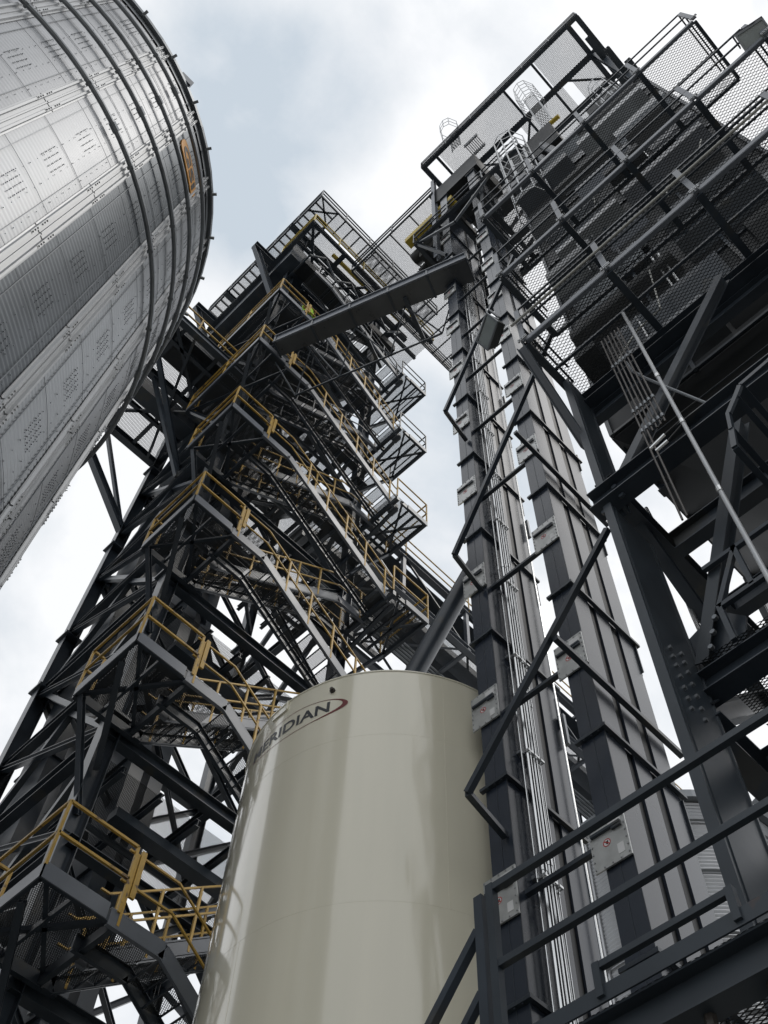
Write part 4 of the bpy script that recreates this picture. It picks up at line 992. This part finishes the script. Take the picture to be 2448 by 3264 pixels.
one(lambda b: (b.box((1.6, 12.9, zg+.25), (5.0, 14.0, zg+1.3)), b.box((-6, 15.0, zg-.25), (5.0, 15.55, zg+.5))), 'conveyor_box', 'steel', ga)
one(lambda b: rail_fn(b, [(-6, 12.5, zg+.2), (4.4, 12.5, zg+.2)], 1.12, 1, .024, 1.5), 'handrail', 'yellow', ga)
one(lambda b: (b.ibeam((1.2, 17.0, zg-.1), (5.0, 17.0, zg-4.6), .22, .25), b.ibeam((-2.6, 17.0, zg-.1), (1.2, 17.0, zg-3.5), .12, .15), b.bar((2.9, 17, zg-.1), (4.9, 17, zg-4.4), .12), b.bar((2.9, 14.55, zg-.1), (5.0, 14.6, zg-4.2), .12), b.ibeam((.9, 12.5, zg-.1), (5.0, 14.7, zg-3.6), .14, .16)), 'knee_brace', 'steel', ga)
gb = thing('truss_gallery', 'long truss conveyor bridge with yellow railing behind the cream silo and legs', 'conveyor gallery', (20, 14, CZ+30))
zt1, zt0 = CZ+31.4, CZ+29.0; GX = 46
def gch(b):
    for y in (13.3, 16.1):
        b.ibeam((10, y, zt1), (GX, y, zt1), .24, .3); b.ibeam((10, y, zt0), (GX, y, zt0), .22, .28)
one(gch, 'chord', 'grey', gb)
def gpost(b):
    x = 10.; 
    while x < GX:
        for y in (13.3, 16.1): b.bar((x, y, zt0), (x, y, zt1), .14)
        for z in (zt0, zt1): b.bar((x, 13.3, z), (x, 16.1, z), .12)
        b.angle((x, 13.32, zt1), (x+3.2, 16.1, zt1), .09)
        b.angle((x, 16.08, zt0), (x+3.2, 13.3, zt0), .09)
        x += 3.2
one(gpost, 'post', 'grey', gb)
def gdi(b):
    x = 10.
    while x < GX:
        for y in (13.3, 16.1): b.bar((x, y, zt1), (x+3.2, y, zt0), .07)
        x += 3.2
one(gdi, 'diagonal', 'steel', gb)
one(lambda b: (b.box((10, 14.6, zt0+.5), (GX, 15.5, zt0+1.6)), b.box((10, 13.5, zt1-.28), (GX, 14.5, zt1-.22)), b.box((10, 15.0, zt1-.5), (GX, 16.0, zt1+.4))), 'conveyor_box', 'steel', gb)
one(lambda b: b.quad((10, 13.4, zt0+.1), (GX, 13.4, zt0+.1), (GX, 14.4, zt0+.1), (10, 14.4, zt0+.1)), 'deck', 'meshs', gb)
one(lambda b: [b.tube([(10, 14.6+.12*k, zt0-.1), (GX, 14.6+.12*k, zt0-.1)], .035, 6) for k in range(5)], 'cable_run', 'galvd', gb)
one(lambda b: rail_fn(b, [(10, 13.25, zt1+.1), (GX, 13.25, zt1+.1)], 1.1, 1, .02, 3.2), 'handrail', 'yellow', gb)

tt = thing('tower_top_deck', 'dark topmost decks and walkways of the stair tower with pale railings', 'platform', (4.3, 10.4, CZ+50))
ZT = CZ+50
def td(b):
    b.quad((4.3, 10.4, ZT), (5.4, 10.4, ZT), (5.4, 18.6, ZT), (4.3, 18.6, ZT)); b.quad((5.4, 10.4, ZT), (12.2, 10.4, ZT), (12.2, 11.3, ZT), (5.4, 11.3, ZT))
    b.quad((6.0, 13, ZT-2), (10, 13, ZT-2), (10, 17, ZT-2), (6, 17, ZT-2))
one(td, 'deck', 'meshb', tt)
def tb(b):
    y = 10.4
    while y < 18.7: b.bar((4.3, y, ZT-.08), (5.4, y, ZT-.08), .07, .14); y += .42
    x = 5.4
    while x < 12.3: b.bar((x, 10.4, ZT-.08), (x, 11.3, ZT-.08), .06, .12); x += .5
    b.bar((4.3, 10.4, ZT-.1), (4.3, 18.6, ZT-.1), .08, .22); b.bar((4.3, 10.4, ZT-.1), (12.2, 10.4, ZT-.1), .08, .22); b.bar((5.4, 11.3, ZT-.1), (12.2, 11.3, ZT-.1), .08, .2); b.bar((5.4, 11.3, ZT-.1), (5.4, 18.6, ZT-.1), .12, .25)
    for y in (12.35, 14.7, 17): b.ibeam((4.2, y, ZT-.4), (12, y, ZT-.4), .25, .35)
    b.angle((4.3, 10.4, ZT-.15), (5.4, 11.3, ZT-.15), .08); b.angle((5.4, 10.4, ZT-.15), (4.3, 11.3, ZT-.15), .08)
one(tb, 'joist', 'steel', tt)
one(lambda b: rail_fn(b, [(4.3, 18.6, ZT), (4.3, 10.4, ZT), (12.2, 10.4, ZT)], 1.12, 1, .03, 1.5), 'handrail', 'steel', tt)
hx = thing('tower_head_housings', 'dark conveyor housings and ducts crowded under the top of the stair tower', 'conveyor housing', (7, 14, CZ+42))
one(lambda b: (b.box((4.45, 11.6, CZ+43.2), (5.9, 18.4, CZ+44.8)), b.box((4.9, 12.6, CZ+40.6), (6.6, 17.4, CZ+42.6))), 'housing', 'steel', hx)
one(lambda b: (b.box((8.6, 12.8, CZ+41), (9.8, 16.6, CZ+43)), b.box((5.0, 11.35, CZ+42.9), (10.4, 12.0, CZ+43.5)), b.box((7.0, 12.5, CZ+38.9), (8.0, 16.8, CZ+40.2))), 'housing', 'steelm', hx)
one(lambda b: [b.bar((5.0+k*.75, 10.9, CZ+42.7), (5.0+k*.75, 12.3, CZ+42.7), .07) for k in range(7)], 'hanger_bar', 'steel', hx)
one(lambda b: [b.bar((5.0+k*1.5, 10.95, CZ+42.7), (5.75+k*1.5, 10.95, CZ+44.2), .07) for k in range(4)]+[b.bar((5.75+k*1.5, 10.95, CZ+44.2), (6.5+k*1.5, 10.95, CZ+42.7), .07) for k in range(3)], 'truss_web', 'steel', hx)
one(lambda b: (b.ibeam((3.3, 13.0, CZ+45.2), (8, 13.0, CZ+45.2), .3, .5), b.ibeam((3.3, 16.9, CZ+45.2), (8, 16.9, CZ+45.2), .3, .5), b.ibeam((3.4, 16.9, CZ+45), (5.0, 16.9, CZ+41.5), .2, .3), b.ibeam((3.4, 13.0, CZ+45), (5.0, 13.0, CZ+41.5), .2, .3)), 'outrigger_beam', 'steel', hx)
one(lambda b: (b.tube([(6.2, 11.3, CZ+47), (10.4, 10.9, CZ+45.5)], .10, 10)), 'pipe', 'yellow2', hx, smooth=True)
t2 = thing('upper_deck', 'mesh deck with cross beams below the top of the stair tower', 'platform', (4.3, 10.3, CZ+46))
ZU = CZ+44.4
def t2b(b):
    for x in (4.35, 6.2, 8.1, 10): b.ibeam((x, 10.2, ZU-.15), (x, 17, ZU-.15), .18, .28)
    for y in (10.25, 11.3, 12.35): b.ibeam((4.3, y, ZU-.15), (11.6, y, ZU-.15), .14, .24)
    b.bar((4.35, 10.25, ZU-.3), (6.2, 12.35, ZU-.3), .12); b.bar((6.2, 12.35, ZU-.3), (8.1, 10.25, ZU-.3), .1); b.bar((8.1, 10.25, ZU-.3), (10, 12.35, ZU-.3), .1)
one(t2b, 'beam', 'steel', t2)
one(lambda b: b.quad((4.35, 10.25, ZU), (11.6, 10.25, ZU), (11.6, 12.3, ZU), (4.35, 12.3, ZU)), 'deck', 'meshb', t2)
one(lambda b: rail_fn(b, [(4.3, 12.2, ZU), (4.3, 10.2, ZU), (11.6, 10.2, ZU)], 1.1, 1, .026, 1.4), 'handrail', 'yellow2', t2)
# intermediate decks on the tower between the sixth landing and the top
for n in range(1, 6):
    zq = CZ+9.2+HL*n-.35
    t = thing('service_deck', 'grated service deck inside the stair tower level with the '+LN[n]+' left landing', 'platform', (5.2, 12.4, zq), 'service decks inside the stair tower')
    one(lambda b: b.quad((5.3, 12.5, zq), (9.8, 12.5, zq), (9.8, 14.4 if n < 4 else 16.8, zq), (5.3, 14.4 if n < 4 else 16.8, zq)), 'deck', 'meshs', t)
    one(lambda b: [b.ibeam((5.6+k*.85, 12.4, zq-.1), (5.6+k*.85, 14.6 if n < 4 else 16.9, zq-.1), .1, .16) for k in range(6)], 'joist', 'steel', t)
    one(lambda b: (b.box((6.0, 13.0, zq-.45), (9.6, 13.3, zq-.25)), b.tube([(5.4, 13.7, zq-.35), (9.7, 13.7, zq-.35)], .07, 8)), 'cable_tray', 'steel', t)
for i, zq in enumerate((CZ+38.8, CZ+41.6)):
    t = thing('service_deck', ['lower', 'upper'][i]+' of the two dark service decks high inside the stair tower', 'platform', (5, 12.3, zq))
    one(lambda b: b.quad((5.2, 12.4, zq), (9.9, 12.4, zq), (9.9, 16.9, zq), (5.2, 16.9, zq)), 'deck', 'meshs', t)
    one(lambda b: [b.ibeam((5.1+k*.8, 12.35, zq-.12), (5.1+k*.8, 17, zq-.12), .12, .2) for k in range(7)], 'joist', 'steel', t)

# guy lines
gw = thing('hoist_line', 'two hair-thin lines hanging beside the stair tower against the sky', 'cable', (9.0, 13.2, 0))
one(lambda b: (b.tube([(8.35, 14.2, .2), (8.35, 14.2, CZ+16)], .006, 4), b.tube([(8.5, 14.3, .2), (8.42, 14.2, CZ+16)], .006, 4)), 'line', 'wire', gw)
cb = thing('overhead_cable', 'thin overhead cables running from the grain bin to the gallery', 'cable', (0, 17, CZ+26))
one(lambda b: (b.tube([(-8, 21, CZ+27.0), (3, 17, CZ+27.2)], .012, 4), b.tube([(-8, 21, CZ+26.3), (3, 17, CZ+26.9)], .012, 4)), 'cable', 'wire', cb)

# ------------------------------------------------------------------ distant corrugated bins
def far_bin(c, r, top, lab):
    t = thing('distant_bin', lab, 'grain bin', (c[0], c[1], 0), 'pale corrugated bins in the background')
    P = .14; pf = []; z = 0.
    while z < top: pf += [(r-.015, z), (r+.0, z+P*.25), (r+.015, z+P*.5), (r, z+P*.75)]; z += P
    pf.append((r, z))
    one(lambda b: b.lathe(c, pf, 96), 'wall', 'galv', t, smooth=True)
    one(lambda b: b.lathe(c, [(r+.02, z-.3), (r+.25, z-.3), (r+.25, z), (.5, z+2.4), (0, z+2.5)], 64), 'roof', 'galvd', t)
    n = round(2*math.pi*r/1.42)
    def st(b):
        for k in range(n):
            a = 360*k/n
            if math.cos(R(a-math.degrees(math.atan2(-c[1], -c[0])))) < -.1: continue
            d = V((math.cos(R(a)), math.sin(R(a)), 0)); p = V((c[0], c[1], 0))+d*(r+.03)
            for s_ in (-1, 1):
                q = p+V((-d.y, d.x, 0))*s_*.09; b.bar(q, q+V((0, 0, z)), .07, .06, d)
    one(st, 'stiffener', 'galvb', t)
    for zr in (z-1.2, z-3.2, z-5.4, z-7.8, z-10.4):
        one(lambda b: b.lathe(c, [(r+.1, zr-.04), (r+.17, zr), (r+.1, zr+.04)], 96), 'wind_ring', 'galvd', t)
    return t
far_bin((26.2, 13.1), 3.95, CZ+25.4, 'pale corrugated bin glimpsed between the legs and the bolted column')
far_bin((29.5, 8.4), 3.0, CZ+27.0, 'pale corrugated bin glimpsed right of the bolted column')

# ------------------------------------------------------------------ worker in hi-vis on the sixth landing
def person(px, py, pz):
    t = thing('person', 'person in lime hi-vis shirt leaning by the rail high on the stair landing', 'person', (px, py, pz))
    me = bpy.data.meshes.new('body'); o = bpy.data.objects.new('body', me); COL.objects.link(o); o.parent = t
    vs = [(0, 0, .95), (0, 0, 1.2), (0, 0, 1.42), (0, 0, 1.54), (0, -.02, 1.68), (-.18, 0, 1.42), (-.22, -.10, 1.15), (-.14, -.32, 1.12), (.18, 0, 1.42), (.22, -.10, 1.15), (.14, -.32, 1.12), (-.1, 0, .9), (-.1, -.02, .5), (-.1, 0, .08), (-.1, -.14, .04), (.1, 0, .9), (.1, .03, .5), (.1, .05, .08), (.1, -.09, .04)]
    es = [(0, 1), (1, 2), (2, 3), (3, 4), (2, 5), (5, 6), (6, 7), (2, 8), (8, 9), (9, 10), (0, 11), (11, 12), (12, 13), (13, 14), (0, 15), (15, 16), (16, 17), (17, 18)]
    rs = [.15, .15, .15, .06, .105, .07, .05, .035, .07, .05, .035, .09, .065, .045, .04, .09, .065, .045, .04]
    me.from_pydata(vs, es, []); me.materials.append(M['skin'])
    sk = o.modifiers.new('skin', 'SKIN'); o.modifiers.new('sub', 'SUBSURF').render_levels = 1
    for i, r_ in enumerate(rs): me.skin_vertices[0].data[i].radius = (r_, r_*.8)
    me.skin_vertices[0].data[0].use_root = True
    def cl(b):
        b.tube([(0, 0, .92), (0, 0, 1.15), (0, 0, 1.38), (0, 0, 1.5)], [.19, .185, .2, .1], 14)
        for s_ in (-1, 1): b.tube([(s_*.16, 0, 1.43), (s_*.215, -.05, 1.27), (s_*.225, -.09, 1.18)], [.095, .08, .075], 10)
    s1 = MB(); cl(s1); a = s1.build('shirt', 'hivis', None, smooth=True); a.parent = t
    s2 = MB()
    for s_ in (-1, 1): s2.tube([(s_*.09, 0, .97), (s_*.1, 0, .5), (s_*.1, .02, .1)], [.125, .09, .075], 12)
    a = s2.build('trousers', 'denim', None, smooth=True); a.parent = t
    s3 = MB(); s3.sphere((0, .01, 1.74), .118, 12, (.95, 1.05, 1)); a = s3.build('hair', 'hair', None, smooth=True); a.parent = t
    return t
person(5.55, 10.75, CZ+9.2+HL*5+.2)
